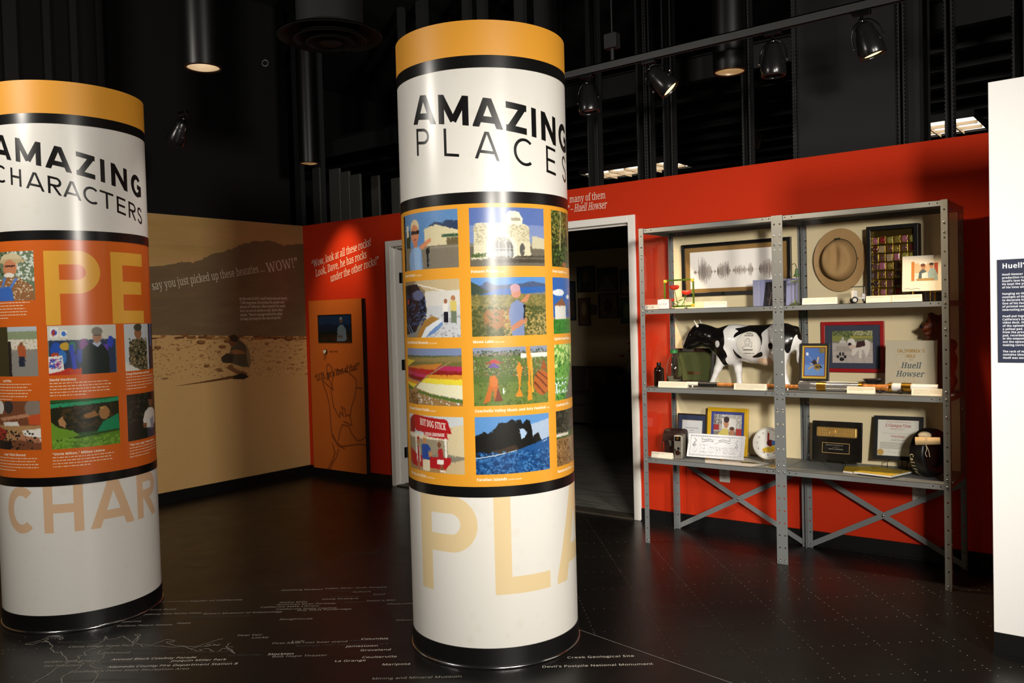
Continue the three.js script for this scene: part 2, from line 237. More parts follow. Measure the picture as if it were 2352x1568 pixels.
for (const [str, u, v, w, b] of floorWords) {
  const g = letters(str, sansF, 0.0215, { width: w, seg: 2 }).rotateX(-Math.PI / 2).rotateY(0.66);
  const [x, z] = mapPoint(u, v); mesh('floor_lettering', g.translate(x, 0.0008, z), inkMats[b], floor);
}
function ribbon(pts, w, y) {
  const out = [];
  for (let i = 0; i + 1 < pts.length; i++) {
    const [x0, z0] = pts[i], [x1, z1] = pts[i + 1], L = Math.hypot(x1 - x0, z1 - z0) + w * 0.6;
    out.push(new THREE.PlaneGeometry(L, w).rotateX(-Math.PI / 2).rotateY(-Math.atan2(z1 - z0, x1 - x0)).translate((x0 + x1) / 2, y, (z0 + z1) / 2));
  }
  return out;
}
for (const l of floorLines) { // coast lines get small wiggles between their corner points
  const pts = []; l.forEach((p, i) => { pts.push(mapPoint(...p)); if (i + 1 < l.length) { const q = l[i + 1]; for (let k = 1; k < 4; k++) pts.push(mapPoint(p[0] + (q[0] - p[0]) * k / 4 + rr(-0.004, 0.004), p[1] + (q[1] - p[1]) * k / 4 + rr(-0.004, 0.004))); } });
  mesh('coast_line', ribbon(pts, 0.0042, 0.001), mapInk, floor);
}
mesh('border_line', ribbon([gridPoint(0.1, 2.84), gridPoint(0.354, 3.161), gridPoint(1.7, 4.865)], 0.004, 0.001), mapInk, floor);
{
  const dots = [], dot = (u, v) => { const [x, z] = gridPoint(u, v); if (z > 0.02 && x < 7 && z < 5.5) dots.push(new THREE.PlaneGeometry(0.0055, 0.0055).rotateX(-Math.PI / 2).rotateY(0.72).translate(x, 0.0008, z)); };
  const ok = (u, v) => u >= 0.405 && v < 3.161 + (u - 0.354) * 1.2655;
  for (let k = 0; k < 12; k++) for (let v = 0.2; v < 6; v += 0.0537) if (ok(0.41 + 0.317 * k, v)) dot(0.41 + 0.317 * k, v);
  for (let k = -9; k < 8; k++) for (let u = 0.41; u < 4; u += 0.0528) if (ok(u, 3.187 + 0.322 * k)) dot(u, 3.187 + 0.322 * k);
  for (const v of [3.03, 3.365, 3.7]) for (let u = -2.62; u < (v < 3.2 ? -2.15 : v < 3.5 ? -2.05 : -1.95); u += 0.0528) dot(u, v);
  for (let v = 2.7; v < 3.8; v += 0.0537) dot(-2.44, v);
  tag(mesh('floor_dots', dots, M('#7d786f', 0.6), floor), null, null, null, 'stuff');
}
// ------------------------------------------------------------------ shell of the gallery
const WALL_H = 2.54;
const wallRight = structure(mesh('wall_right', uvMetres(join([span(-2.34, -1.09, 0, WALL_H, -0.12, 0), span(-1.09, 1.47, 2.25, WALL_H, -0.12, 0), span(1.47, 6.5, 0, WALL_H, -0.12, 0)])), MAT.red), 'red painted wall with a wide doorway');
const muralTex = canvas(2000, 1440, (g, w, h) => { // 3.4 m x 2.446 m, corner of the room at the right edge
  const X = z => w - z / 3.4 * w, Y = y => h - (y - 0.094) / 2.446 * h;
  g.fillStyle = '#c9a873'; g.fillRect(0, 0, w, h);
  for (let i = 0; i < 900; i++) { g.fillStyle = rnd() < 0.5 ? 'rgba(205,168,104,.07)' : 'rgba(170,130,74,.06)'; g.beginPath(); g.ellipse(rnd() * w, rnd() * Y(2.1), rr(60, 300), rr(8, 40), 0, 0, 7); g.fill(); }
  // mountain
  const ridge = [[3.4, 2.14], [2.6, 2.08], [2.0, 2.11], [1.7, 2.08], [1.45, 2.1], [1.36, 2.13], [1.25, 2.12], [1.07, 2.2], [0.9, 2.25], [0.76, 2.3], [0.6, 2.35], [0.41, 2.37], [0.3, 2.35], [0.24, 2.33], [0, 2.35]];
  g.fillStyle = '#7b6546'; g.beginPath(); g.moveTo(0, Y(1.4)); ridge.forEach((p, i) => { if (i) { const q = ridge[i - 1]; for (let k = 1; k <= 6; k++) g.lineTo(X(q[0] + (p[0] - q[0]) * k / 6), Y(q[1] + (p[1] - q[1]) * k / 6) + rr(-5, 5)); } else g.lineTo(X(p[0]), Y(p[1])); }); g.lineTo(w, Y(1.4)); g.fill();
  for (let i = 0; i < 500; i++) { g.fillStyle = rnd() < 0.5 ? 'rgba(100,82,58,.09)' : 'rgba(140,116,80,.07)'; const z = rnd() * 3.4, y = rr(1.45, 2.05); g.beginPath(); g.ellipse(X(z), Y(y), rr(30, 160), rr(6, 26), rr(-0.3, 0.1), 0, 7); g.fill(); }
  // plain
  const hz = z => 1.41 + 0.043 * z; g.fillStyle = '#dbb070'; g.beginPath(); g.moveTo(0, Y(hz(3.4))); g.lineTo(w, Y(hz(0))); g.lineTo(w, h); g.lineTo(0, h); g.fill();
  for (let i = 0; i < 130; i++) { const z = rnd() * 3.4; g.fillStyle = ['#8a5a28', '#a8713a', '#6e4520'][(rnd() * 3) | 0]; g.beginPath(); g.ellipse(X(z), Y(hz(z) - rr(0, 0.03)), rr(6, 34), rr(2, 8), 0, 0, 7); g.fill(); }
  for (let i = 0; i < 1700; i++) { const z = rnd() * 3.4, k = rnd(), y = hz(z) - 0.03 - k * 0.36, big = rnd() < 0.05; g.fillStyle = ['rgba(105,66,28,.6)', 'rgba(140,92,44,.5)', 'rgba(235,196,122,.5)'][(rnd() * 3) | 0]; g.beginPath(); g.ellipse(X(z), Y(y), big ? rr(8, 22) : rr(2, 9), big ? rr(4, 9) : rr(1, 3), 0, 0, 7); g.fill(); }
  for (const [z, y, r] of [[1.62, 1.37, 20], [0.98, 1.35, 22], [1.15, 1.18, 18], [0.22, 1.4, 34], [0.93, 1.4, 20], [1.2, 1.4, 26]]) { g.fillStyle = '#7a4d24'; g.beginPath(); g.ellipse(X(z), Y(y), r, r * 0.45, 0, 0, 7); g.fill(); g.fillStyle = '#a06c36'; g.beginPath(); g.ellipse(X(z) + 4, Y(y) - 4, r * 0.6, r * 0.25, 0, 0, 7); g.fill(); }
  for (let i = 0; i < 2600; i++) { g.fillStyle = rnd() < 0.5 ? 'rgba(240,200,130,.10)' : 'rgba(150,105,52,.10)'; g.fillRect(rnd() * w, Y(1.03) + rnd() * (h - Y(1.03)), rr(2, 30), rr(1, 3)); }
  // crouching photographer with a long shadow on the sand
  g.fillStyle = '#6b4722'; g.beginPath(); g.moveTo(X(0.72), Y(1.06)); g.quadraticCurveTo(X(1.0), Y(1.03), X(1.48), Y(1.02)); g.quadraticCurveTo(X(1.05), Y(1.05), X(0.72), Y(1.09)); g.fill();
  const body = (c, pts) => { g.fillStyle = c; g.beginPath(); pts.forEach((p, i) => i ? g.lineTo(X(p[0]), Y(p[1])) : g.moveTo(X(p[0]), Y(p[1]))); g.closePath(); g.fill(); };
  body('#5e5338', [[0.86, 1.4], [0.8, 1.41], [0.74, 1.37], [0.7, 1.3], [0.68, 1.2], [0.69, 1.14], [0.78, 1.15], [0.88, 1.19], [0.93, 1.22], [0.9, 1.3], [0.88, 1.36]]);
  body('#8f7a52', [[0.72, 1.36], [0.69, 1.3], [0.67, 1.18], [0.7, 1.14], [0.72, 1.24]]);
  body('#3f3622', [[1.0, 1.25], [0.93, 1.29], [0.86, 1.26], [0.88, 1.19], [0.98, 1.2]]); body('#8a5c33', [[0.9, 1.18], [0.83, 1.12], [0.74, 1.1], [0.72, 1.06], [0.79, 1.06], [0.86, 1.1], [0.95, 1.15]]);
  body('#a8713f', [[0.9, 1.3], [0.84, 1.27], [0.73, 1.27], [0.75, 1.3], [0.84, 1.32]]); body('#2f2616', [[0.86, 1.07], [0.78, 1.09], [0.7, 1.05], [0.76, 1.03], [0.88, 1.04]]);
  g.fillStyle = '#7c4f2c'; g.beginPath(); g.ellipse(X(0.865), Y(1.4), 26, 32, 0, 0, 7); g.fill(); g.fillStyle = '#3a2a18'; g.beginPath(); g.ellipse(X(0.85), Y(1.425), 28, 20, 0.2, 0, 7); g.fill();
  soften(g, w, h, 16000, 3, 9, 3, 5);
});
const wallLeft = structure(mesh('wall_left', span(-2.46, -2.342, 0, WALL_H, -0.12, 10), M('#8a6a40', 0.8)), 'wall covered by a desert photo mural');
mesh('mural_print', new THREE.PlaneGeometry(3.4, 2.446).rotateY(Math.PI / 2).translate(-2.341, 0.094 + 1.223, 1.7), M('#ffffff', 0.75, 0, { map: muralTex }), wallLeft);
function wallLetter(str, y, z, width, size, rise, font = serif, mat = M('#e6dcc4', 0.7)) { const g = letters(str, font, size, { width }); g.rotateZ(rise).rotateY(Math.PI / 2).translate(-2.339, y, z); return mesh('wall_lettering', g, mat, wallLeft); }
wallLetter('you say you just picked up these beauties \u2026', 1.863 - 0.165 * 0.075, 1.70 + 0.075, 1.31, 0.074, 0.1636);
wallLetter('WOW!\u201d', 2.05, 0.452, 0.385, 0.098, 0.19);
['By the end of 2012, Huell had produced nearly', '1,500 programs chronicling the people and', 'places of California. When asked if he could', 'ever run out of stories to tell, Huell often', 'stated, \u201cThere\u2019s enough within five miles', 'to keep me busy for the rest of my life.\u201d'].forEach((s, i) => wallLetter(s, 1.785 - i * 0.0385, 0.775, [0.55, 0.51, 0.52, 0.49, 0.485, 0.48][i], 0.026, 0.01, sansB));
// lettering on the red wall
function redLetter(str, x, y, width, size, rise, slant = 0.18) { mesh('wall_lettering', letters(str, serif, size, { width, slant }).rotateZ(rise).translate(x, y, 0.002), MAT.lettering, wallRight); }
redLetter('\u201cWow, look at all these rocks!', -2.215, 2.105, 0.89, 0.072, 0.185); redLetter('Look, Dave, he has rocks', -2.16, 2.012, 0.77, 0.072, 0.19); redLetter('under the other rocks!\u201d', -1.935, 1.95, 0.71, 0.072, 0.2);
redLetter('stories, many of them', 0.75, 2.437, 0.51, 0.054, 0, 0); redLetter('\u201d \u2013 Huell Howser', 0.905, 2.362, 0.361, 0.058, 0, 0.2);
structure(mesh('baseboard_right', [span(-2.34, -1.135, 0, 0.094, 0, 0.012), span(1.515, 6.5, 0, 0.094, 0, 0.012), span(1.515, 6.5, 0, 0.01, 0, 0.022)], MAT.rubber));
structure(mesh('baseboard_left', span(-2.342, -2.33, 0, 0.094, 0.012, 10), MAT.rubber));
structure(mesh('ceiling', span(-4.5, 10, 4.7, 4.8, -7, 10), MAT.blackWall), 'black painted ceiling high above the exhibits');
structure(mesh('wall_upper', [span(-2.5, -2.4, WALL_H, 4.7, 0.1, 10), span(-4.5, -4.4, 0, 4.7, -7, 0)], MAT.blackWall), 'black painted wall above the mural');
structure(mesh('wall_back', [span(-2.46, 10, 0, 4.7, 9.9, 10), span(9.9, 10, 0, 4.7, -7, 9.9)], M('#1c1a18', 0.9)), 'dark walls behind the viewer');
structure(mesh('wall_far', [span(-4.5, 10, 0, 4.7, -7.1, -7), span(6.4, 6.5, 0, 4.7, -7, 0)], MAT.blackWall), 'dark wall at the far end of the hall');
// ------------------------------------------------------------------ doorway
const door = new THREE.Group(); door.name = 'door_1'; scene.add(door); structure(door, 'white painted frame of the wide open doorway');
const X0 = -1.075, X1 = 1.455, DH = 2.235;
mesh('casing', [rbox(0.06, DH + 0.055, 0.018, X0 - 0.03, (DH + 0.055) / 2, 0.009), rbox(0.06, DH + 0.055, 0.018, X1 + 0.03, (DH + 0.055) / 2, 0.009), rbox(X1 - X0, 0.055, 0.018, (X0 + X1) / 2, DH + 0.0275, 0.009)], MAT.casing, door);
mesh('jamb', [span(X0 - 0.02, X0, 0, DH, -0.14, 0), span(X1, X1 + 0.02, 0, DH, -0.14, 0), span(X0, X1, DH, DH + 0.02, -0.14, 0), span(X0, X0 + 0.014, 0, DH, -0.075, -0.04), span(X1 - 0.014, X1, 0, DH, -0.075, -0.04), span(X0, X1, DH - 0.014, DH, -0.075, -0.04)], MAT.casing, door);
for (const y of [0.3, 1.13, 1.95]) mesh('hinge', [rbox(0.004, 0.1, 0.03, X0 + 0.003, y, -0.11, 0.001), cyl(0.007, 0.007, 0.1, X0 + 0.006, y - 0.05, -0.135, 10)], MAT.black, door);
structure(mesh('trim_1', span(X0, X1, 0, 0.012, -0.12, 0.02), M('#4b443b', 0.5, 0.3)), 'brown metal threshold strip in the doorway');
// ------------------------------------------------------------------ dim room beyond the doorway
const carpetTex = canvas(512, 512, (g, w, h) => { g.fillStyle = '#68665f'; g.fillRect(0, 0, w, h); for (let i = 0; i < 1500; i++) { g.fillStyle = ['rgba(130,126,114,.35)', 'rgba(44,44,42,.4)', 'rgba(96,93,84,.4)'][(rnd() * 3) | 0]; g.fillRect(rnd() * w, rnd() * h, rr(30, 220), rr(1, 4)); } });
carpetTex.wrapS = carpetTex.wrapT = THREE.RepeatWrapping;
structure(mesh('floor_carpet', uvMetres(span(-3.2, 2.4, -0.1, 0.004, -5.1, -0.12)), M('#ffffff', 0.95, 0, { map: carpetTex })), 'striped grey carpet in the room beyond the doorway');
structure(mesh('wall_room', [span(-3.3, 2.5, 0, 2.5, -5.1, -5), span(-3.3, -3.2, 0, 2.5, -5, -0.12), span(2.4, 2.5, 0, 2.5, -5, -0.12)], M('#b9a98a', 0.9)), 'dim tan walls of the room beyond the doorway');
structure(mesh('ceiling_room', span(-3.3, 2.5, 2.5, 2.54, -5.1, -0.12), MAT.blackWall), 'low ceiling over the dim room');
// ------------------------------------------------------------------ printed columns
const ORANGE = '#e9a232', DEEP = '#d9661f', PAPER = '#ebe8e1', INK = '#111010', HALF = 0.628;
const PICS = {
  donut: 'r#5f8cc0 0 0 1 .6;p#33415e .6 .25 .7 .2 .8 .22 .85 .18 1 .2 1 .5 .6 .5;p#d8cda6 .52 .3 .7 .24 1 .36 1 .62 .52 .62;r#3f5a42 .78 .42 .22 .05;r#6a5f42 .85 .48 .15 .14;r#2f3b22 .1 .3 .12 .3;r#e4dcc4 .12 .2 .06 .2;r#7d7565 0 .6 1 .4;r#8f8673 .4 .62 .6 .03;r#1d150f 0 .02 .07 .98;p#7fa3cc .2 1 .18 .78 .24 .62 .36 .56 .46 .62 .48 1;p#95b9e0 .3 .66 .36 .56 .44 .66 .44 1 .32 1;p#d98c62 .42 .6 .55 .5 .63 .46 .62 .53 .46 .66;e#d9c7a0 .33 .25 .095 .14;e#cf855e .33 .37 .085 .17;r#c97a56 .3 .5 .08 .1;r#241412 .25 .31 .17 .06;p#8a3c30 .3 .46 .37 .45 .36 .47 .31 .48;r#20262c .55 .66 .03 .3;e#171717 .57 .68 .03 .06',
  prison: 'r#5a72b2 0 0 1 .6;r#7d8fbf 0 .3 1 .3;r#6a6455 0 .66 1 .34;r#463f34 .3 .82 .7 .08;p#c9c2a4 .8 .48 1 .52 1 .7 .8 .7;p#d9d2b4 .06 .3 .1 .26 .7 .28 .76 .34 .78 .82 .05 .86;e#ece6cf .4 .7 .19 .27;r#ece6cf .21 .68 .38 .15;e#55554f .4 .7 .14 .2;r#55554f .26 .68 .28 .16;r#8f9294 .27 .74 .26 .09;l#d8dadb .008 .3 .56 .3 .84;l#d8dadb .008 .36 .52 .36 .84;l#d8dadb .008 .45 .52 .45 .84;l#d8dadb .008 .5 .56 .5 .84;l#b5ad90 .006 .08 .4 .22 .4;l#b5ad90 .006 .06 .5 .2 .5;l#b5ad90 .006 .6 .42 .76 .44;l#b5ad90 .006 .6 .52 .77 .54;l#b5ad90 .006 .06 .62 .2 .62;l#b5ad90 .006 .06 .72 .2 .72;l#c4bc9e .008 .24 .56 .2 .5;l#c4bc9e .008 .32 .47 .3 .4;l#c4bc9e .008 .48 .47 .5 .4;p#e8e3d0 .44 .3 .42 .18 .5 .06 .62 .08 .68 .2 .66 .32;r#a59f88 .52 .18 .12 .05;e#5c5a55 .66 .72 .035 .11;n#b1a988 90 .03 .06 .3 .76 .6;r#6a6455 0 .85 1 .15;r#463f34 .3 .88 .7 .06;r#e1d9bd .02 .84 .2 .03;n#4b5f2e 20 .03 .03 .78 .2 .84;l#d8dadb .008 .26 .7 .54 .7',
  fern: 'r#3a4a1e 0 0 1 1;n#a68c4a 90 .05 0 0 1 .6;n#6f7e3a 90 .05 0 0 1 .7;n#1e2a12 120 .06 0 .4 1 1;l#c9b88a .03 .3 0 .25 .7;l#b7a474 .03 .6 0 .65 .7;n#5f8a3a 40 .04 0 .6 1 1;e#9a5a2a .4 .95 .1 .04',
  train: 'r#8f7c60 0 0 1 .45;p#c8b48c .3 0 1 0 1 .25 .6 .28;l#f2efe6 .02 .3 .05 .95 .25;r#d9d6cf .5 .2 .5 .3;p#c9ccd0 .55 .45 1 .45 1 1 .4 1;n#8d9198 40 .025 .55 .6 1 1;p#141822 0 .08 .34 .06 .5 .3 .52 .55 .28 .9 0 .95;n#3a4a70 60 .04 .05 .2 .5 .8;e#a83a26 .1 .36 .03 .05;e#5a6488 .36 .26 .12 .09;p#a57a3a .3 1 .48 .7 .62 .62 .72 .68 .58 .85 .44 1;p#dfe6ee .4 1 .5 .82 .74 .66 .76 .74 .56 .9 .5 1;p#6f8fc4 .48 1 .58 .88 .76 .72 .76 .78 .64 .92;r#e8e6e0 .77 .42 .07 .16;r#1d1d26 .78 .56 .06 .18;e#a06a4a .81 .38 .025 .04;r#d6c26a .87 .38 .08 .18;r#6f7a66 .88 .55 .07 .2;e#b07a56 .91 .33 .03 .045;l#6d86a8 .02 .02 .75 .2 .98;l#6d86a8 .02 .1 .75 .25 .95',
  mono: 'r#5b8fcf 0 0 1 .2;p#4b5a7d 0 .08 .12 .14 .2 .07 .3 .14 .6 .12 .8 .08 1 .12 1 .24 0 .24;p#3c4a3c 0 .06 .1 .14 .25 .26 .1 .32 0 .32;p#2f62ad .1 .3 .35 .2 1 .16 1 .26 .1 .34;r#6f6a3a 0 .3 1 .7;n#8d8248 160 .04 0 .3 1 .6;n#4b5226 200 .05 0 .5 1 1;n#9c6a34 60 .05 .15 .55 .5 .85;n#b09a5c 90 .04 .4 .6 1 1;p#7a8ab4 .46 .6 .5 .44 .58 .38 .66 .46 .66 1 .5 1;p#c78662 .6 .44 .72 .3 .77 .3 .7 .42;p#c08062 .48 .84 .62 .72 .7 .68 .7 .76 .5 .92;e#c98e78 .56 .26 .065 .1;e#c49aa6 .55 .19 .065 .07;l#20222a .014 .66 .72 .67 .52;e#1b1c22 .67 .5 .018 .035',
  house: 'r#2f66b8 0 0 1 .7;e#e8eef6 .18 .27 .18 .06;e#e8eef6 .55 .34 .1 .04;p#7a7468 .72 .2 1 .12 1 1 .72 .78;p#e2e2dc .05 .5 .28 .44 .42 .5 .42 .75 .05 .75;p#8a5a40 .02 .5 .28 .36 .45 .5;r#3f8a34 0 .74 1 .3;n#2d6a28 60 .05 0 .76 1 1;p#26361e .5 .66 .55 .4 .6 .66;r#d6d0c0 .82 .4 .06 .08',
  flowers: 'r#7d8cb0 0 0 1 .14;r#4a5a3a 0 .13 1 .06;p#8a7a4a 0 .17 1 .14 1 .3 0 .26;r#6f6a3a 0 .24 1 .1;p#e2c63a 0 .2 .26 .22 0 .34;p#c07a34 .1 .32 .75 .26 .6 .4 0 .36;p#a82a2a 0 .34 .65 .38 .5 .5 0 .42;p#b0345a 0 .4 .52 .46 .42 .54 0 .46;p#7d1f1c 0 .46 .44 .52 .36 .58 0 .52;p#d8862e 0 .54 .36 .6 .3 .64 0 .6;p#e8d23a 0 .6 .28 .64 .2 .7 0 .66;p#b02f5a .72 .3 1 .32 1 .4 .62 .38;p#8a2420 .62 .38 1 .4 1 .46 .52 .46;p#d8912e .5 .46 1 .46 1 .54 .42 .54;p#e9d73e .44 .52 1 .54 1 .64 .36 .6;p#e8e4c0 .36 .6 1 .64 1 .88 .24 .72;l#a0875a .02 .18 .72 .85 .24;p#4f6a2e 0 .64 .2 .72 0 .78;p#9a7a4e 0 .76 .26 .7 1 .92 1 1 0 1;n#6b4c2c 50 .03 0 .78 .3 1;n#dfe3ea 26 .025 .24 .78 1 .98;p#55702f .3 .74 1 .9 1 .95 .3 .78',
  festival: 'r#8c96ae 0 0 1 .1;n#3a4a2a 80 .025 0 .06 1 .16;r#5a7034 0 .16 1 .84;r#e8e4da .6 .12 .4 .08;n#e8ddd0 170 .012 0 .2 1 .5;n#b0483a 120 .014 0 .22 1 .5;n#36425a 100 .014 0 .22 1 .5;p#b83a3a .16 .28 .26 .2 .36 .28;p#6a4a9a .18 .34 .26 .26 .34 .36;r#6b7f3a 0 .6 1 .4;n#55682e 80 .04 0 .6 1 1;p#c26a24 .12 .96 .2 .6 .26 .48 .3 .6 .32 .92 .26 .92 .24 .7 .2 .92;e#d0742a .25 .58 .055 .1;p#7a3a1c .26 .92 .3 .68 .36 .92;p#e08a2a .54 .36 .58 .26 .62 .36 .58 .72 .62 .86 .52 .86 .57 .68;p#e8912c .67 .0 .73 0 .74 .2 .72 .6 .75 .92 .68 .94 .7 .5;p#f0a63a .73 .2 .76 .2 .76 .7 .78 .8 .74 .8;e#b0602a .9 .64 .13 .22;l#6b3418 .025 .8 .5 .98 .72;l#6b3418 .025 .78 .62 .94 .84;l#6b3418 .02 .84 .44 1 .6;p#a0522a .88 .4 .94 .24 .99 .42;r#f0f0ec .36 .7 .02 .1',
  hill: 'r#6fa84a 0 0 1 1;n#c8e08a 60 .08 0 0 1 .4;n#3f7a34 80 .07 0 .2 1 1;p#4a463e .55 1 .8 .1 1 0 1 1;p#6a655a .3 1 .6 .45 .7 .4 .62 1;n#dceef2 20 .05 0 .6 .4 .9',
  stand: 'r#c9d0d2 0 0 1 .4;p#d6c7a0 .78 .2 1 .14 1 .7 .78 .66;p#b01f22 .06 .08 .2 0 .78 .06 .84 .3 .24 .3;p#8c1a1e .04 .1 .16 .02 .2 .32 .02 .34;p#e6dec4 .04 .34 .8 .34 .78 .42 .04 .42;p#b0242a .4 .26 .78 .3 .78 .4 .4 .36;r#9a9078 .06 .42 .72 .26;r#f0ece0 .2 .34 .03 .4;r#f0ece0 .74 .38 .03 .36;p#b21f24 .02 .6 .24 .72 .82 .72 .82 .96 .26 1 .02 .86;r#a8865a 0 .92 1 .08;p#c9b48c .82 .8 1 .74 1 1 .7 1;p#d9d2c6 .22 .6 .3 .55 .32 .84 .22 .84;r#a8262a .25 .56 .04 .3;r#a86a4a .24 .82 .06 .16;e#b3764e .27 .48 .03 .05;r#b81f26 .245 .4 .05 .05;p#2a4a96 .34 .54 .4 .5 .48 .52 .52 .58 .5 .78 .36 .78;r#e2d6b6 .36 .78 .14 .2;e#c08458 .41 .44 .035 .06;e#d9c9a0 .41 .38 .035 .03;p#c08a5e .48 .6 .56 .68 .48 .74 .48 .7;p#a8262a .64 .58 .7 .56 .73 .8 .64 .82;p#f0ece4 .62 .76 .72 .76 .72 .84 .62 .84;e#7a4c34 .66 .5 .03 .05;r#8a5a3e .66 .84 .05 .12;r#efe9dc .66 .94 .08 .04',
  island: 'r#5d93cf 0 0 1 .7;p#a9bcd6 .6 .2 1 .1 1 .5 .6 .5;p#171613 0 .34 .12 .26 .16 .3 .26 .2 .3 .12 .4 .12 .46 .06 .5 .09 .58 .08 .6 .16 .66 .08 .7 .12 .72 .2 .74 .38 .82 .32 .88 .5 .6 .62 0 .76;p#a8c4e4 .56 .24 .62 .24 .66 .32 .62 .4 .58 .42;p#3a2c1e .2 .6 .5 .5 .56 .62 .1 .72;p#1f5390 0 .7 .4 .64 1 .42 1 1 0 1;n#123a6e 130 .05 0 .62 1 1;n#3f78b4 110 .035 0 .62 1 1;l#dfe8ee .012 0 .72 .2 .68 .4 .63 .52 .6;l#cfe0ee .012 .88 .5 .96 .47',
  rancho: 'r#2b2c24 0 0 1 .4;n#4a4a3c 40 .06 0 0 1 .4;p#3f5a2a 0 .44 1 .36 1 .5 0 .5;r#8c6a42 0 .5 1 .5;n#a37f52 80 .05 0 .52 1 1;n#5d4226 60 .04 0 .55 1 1;r#d9d4c4 0 .42 .4 .05',
  farmer: 'r#6f8064 0 0 1 1;n#3a4a30 120 .05 0 0 .7 1;n#dfe6de 70 .05 .5 0 1 .6;e#d9c8a0 .62 .16 .2 .12;e#c9b48a .62 .2 .26 .05;e#d08860 .6 .34 .13 .17;r#3a2420 .5 .28 .2 .03;e#efe9dc .58 .48 .1 .05;p#9a6a44 .3 1 .34 .62 .5 .52 .74 .52 .96 .7 1 1;n#e8dcc0 60 .03 .36 .55 .96 1;p#3f6ec2 .3 1 .38 .72 .62 .7 .66 1;l#5c86d2 .05 .42 .74 .5 .52;l#5c86d2 .05 .6 .74 .72 .54',
  park: 'r#b9c4cc 0 0 1 .2;r#8d9a78 0 .1 1 .16;r#e2dccb 0 .26 1 .2;n#b8ad92 60 .03 0 .26 1 .5;r#8f8b84 0 .48 1 .52;p#3f3a22 .0 0 .5 0 .5 1 .0 1;p#b05a34 .68 .4 .76 .34 .82 .42 .82 .62 .7 .62;r#2c3040 .7 .6 .1 .2;e#8a5a40 .75 .35 .03 .04;r#2a2420 .5 .3 .06 .7',
  artist: 'r#d8d6ca 0 0 1 .3;r#33415f .02 .3 .96 .7;p#c23a28 .0 .95 .3 .85 .5 1 0 1;e#2f56b4 .12 .5 .08 .16;e#c8a03a .24 .42 .07 .08;e#3a7d5a .34 .44 .05 .12;e#7d3a86 .5 .4 .06 .12;e#2a4aa8 .44 .62 .05 .14;p#3c4fc0 .3 .42 .36 .36 .4 .9 .34 .94;e#3a78c2 .2 .64 .06 .14;e#b0482e .1 .6 .06 .06;p#c94a2e .3 .9 .46 .86 .46 1 .3 1;r#6a4ab0 .78 .4 .08 .2;e#3a4fc0 .9 .36 .05 .12;r#eeece4 .04 .04 .12 .2;e#3a5ac0 .1 .14 .04 .06;r#b03a3a .07 .1 .04 .1;r#eeece4 .18 .1 .1 .14;e#3f78d0 .23 .17 .03 .05;p#efece6 0 .62 .2 .6 .22 .9 0 .96;n#b03a7a 24 .03 .02 .66 .18 .86;n#3a5ac0 20 .03 .02 .66 .18 .86;p#1e2a26 .46 1 .48 .5 .58 .38 .66 .36 .78 .42 .86 .56 .88 1;p#b8c2d6 .62 .38 .7 .46 .76 .38 .74 .34 .66 .34;e#b3846a .7 .24 .065 .14;e#8a8478 .7 .14 .08 .09;l#2a2420 .01 .64 .22 .76 .22',
  soldier: 'r#c8d0d4 0 0 .7 1;r#27303a .62 0 .4 1;r#4a78b0 .7 0 .08 .5;p#6a6048 .1 1 .08 .5 .2 .32 .4 .3 .54 .42 .56 1;n#2d3422 50 .06 .1 .32 .55 1;n#a08c62 30 .05 .1 .32 .55 1;e#9a6a4a .3 .2 .09 .12;e#4a4838 .3 .08 .1 .08;p#dfe2da 0 .8 .34 1 0 1',
  table: 'r#7a4a32 0 0 1 1;r#b48a5c 0 .5 1 .3;e#e0ddd4 .24 .14 .1 .14;e#8a7d70 .9 .16 .14 .18;e#3a3434 .45 .12 .1 .14;p#a83028 .0 .5 .4 .6 .36 .75 0 1;p#c8552e .8 .3 1 .26 1 .5 .82 .48;p#e6e2da .3 .44 .62 .42 .66 .5 .34 .52;p#efeae0 .7 .6 1 .56 1 .84 .74 .72;p#c08a68 .2 .36 .8 .26 .84 .32 .3 .42;p#b57a5a .4 .66 .96 .74 1 .86 .6 .78;n#2c2620 30 .05 .2 .6 1 1;p#1f1c1e .1 .8 .5 .84 .46 1 .1 1',
  field: 'r#2f5a2e 0 0 1 1;p#2a2a1a 0 .06 1 .1 1 .66 .2 .7 0 .5;p#2f9a6a 0 .08 .5 .06 1 .02 1 .1 .5 .13 0 .17;n#4a3a20 60 .06 .1 .15 .9 .6;p#b5845a .1 .42 .16 .34 .22 .5 .2 .58 .12 .52;p#9a6a3a .45 .34 .62 .26 .68 .36 .52 .42;e#a87848 .76 .32 .08 .14;p#1f8a5c .64 .7 .74 .5 .98 .36 1 .68;r#c8a050 .7 .2 .06 .04;p#6f9a2e 0 .44 .1 .56 .3 .64 .4 .74 .2 .8 0 .82;p#5d8a2a 0 .84 .4 .76 1 .72 1 1 0 1;l#2c3a18 .02 0 .84 .4 .78 1 .7;l#3f5a20 .015 .3 .8 .36 1;l#3f5a20 .015 .66 .78 .78 .98;n#7aa83a 60 .05 0 .8 1 1',
  grower: 'r#2a2a22 0 0 1 1;n#3f4030 40 .07 0 0 1 .6;p#e2ddd2 .34 .6 .4 .42 .52 .34 .7 .36 .84 .46 .84 .7 .6 .8 .38 .76;e#7a5238 .62 .2 .1 .13;e#1a1614 .62 .1 .1 .08;r#4a4550 .46 .78 .36 .22;p#9aa0b4 .56 .6 .74 .56 .74 .8 .6 .82;r#8a5c40 .34 .66 .1 .1',
};
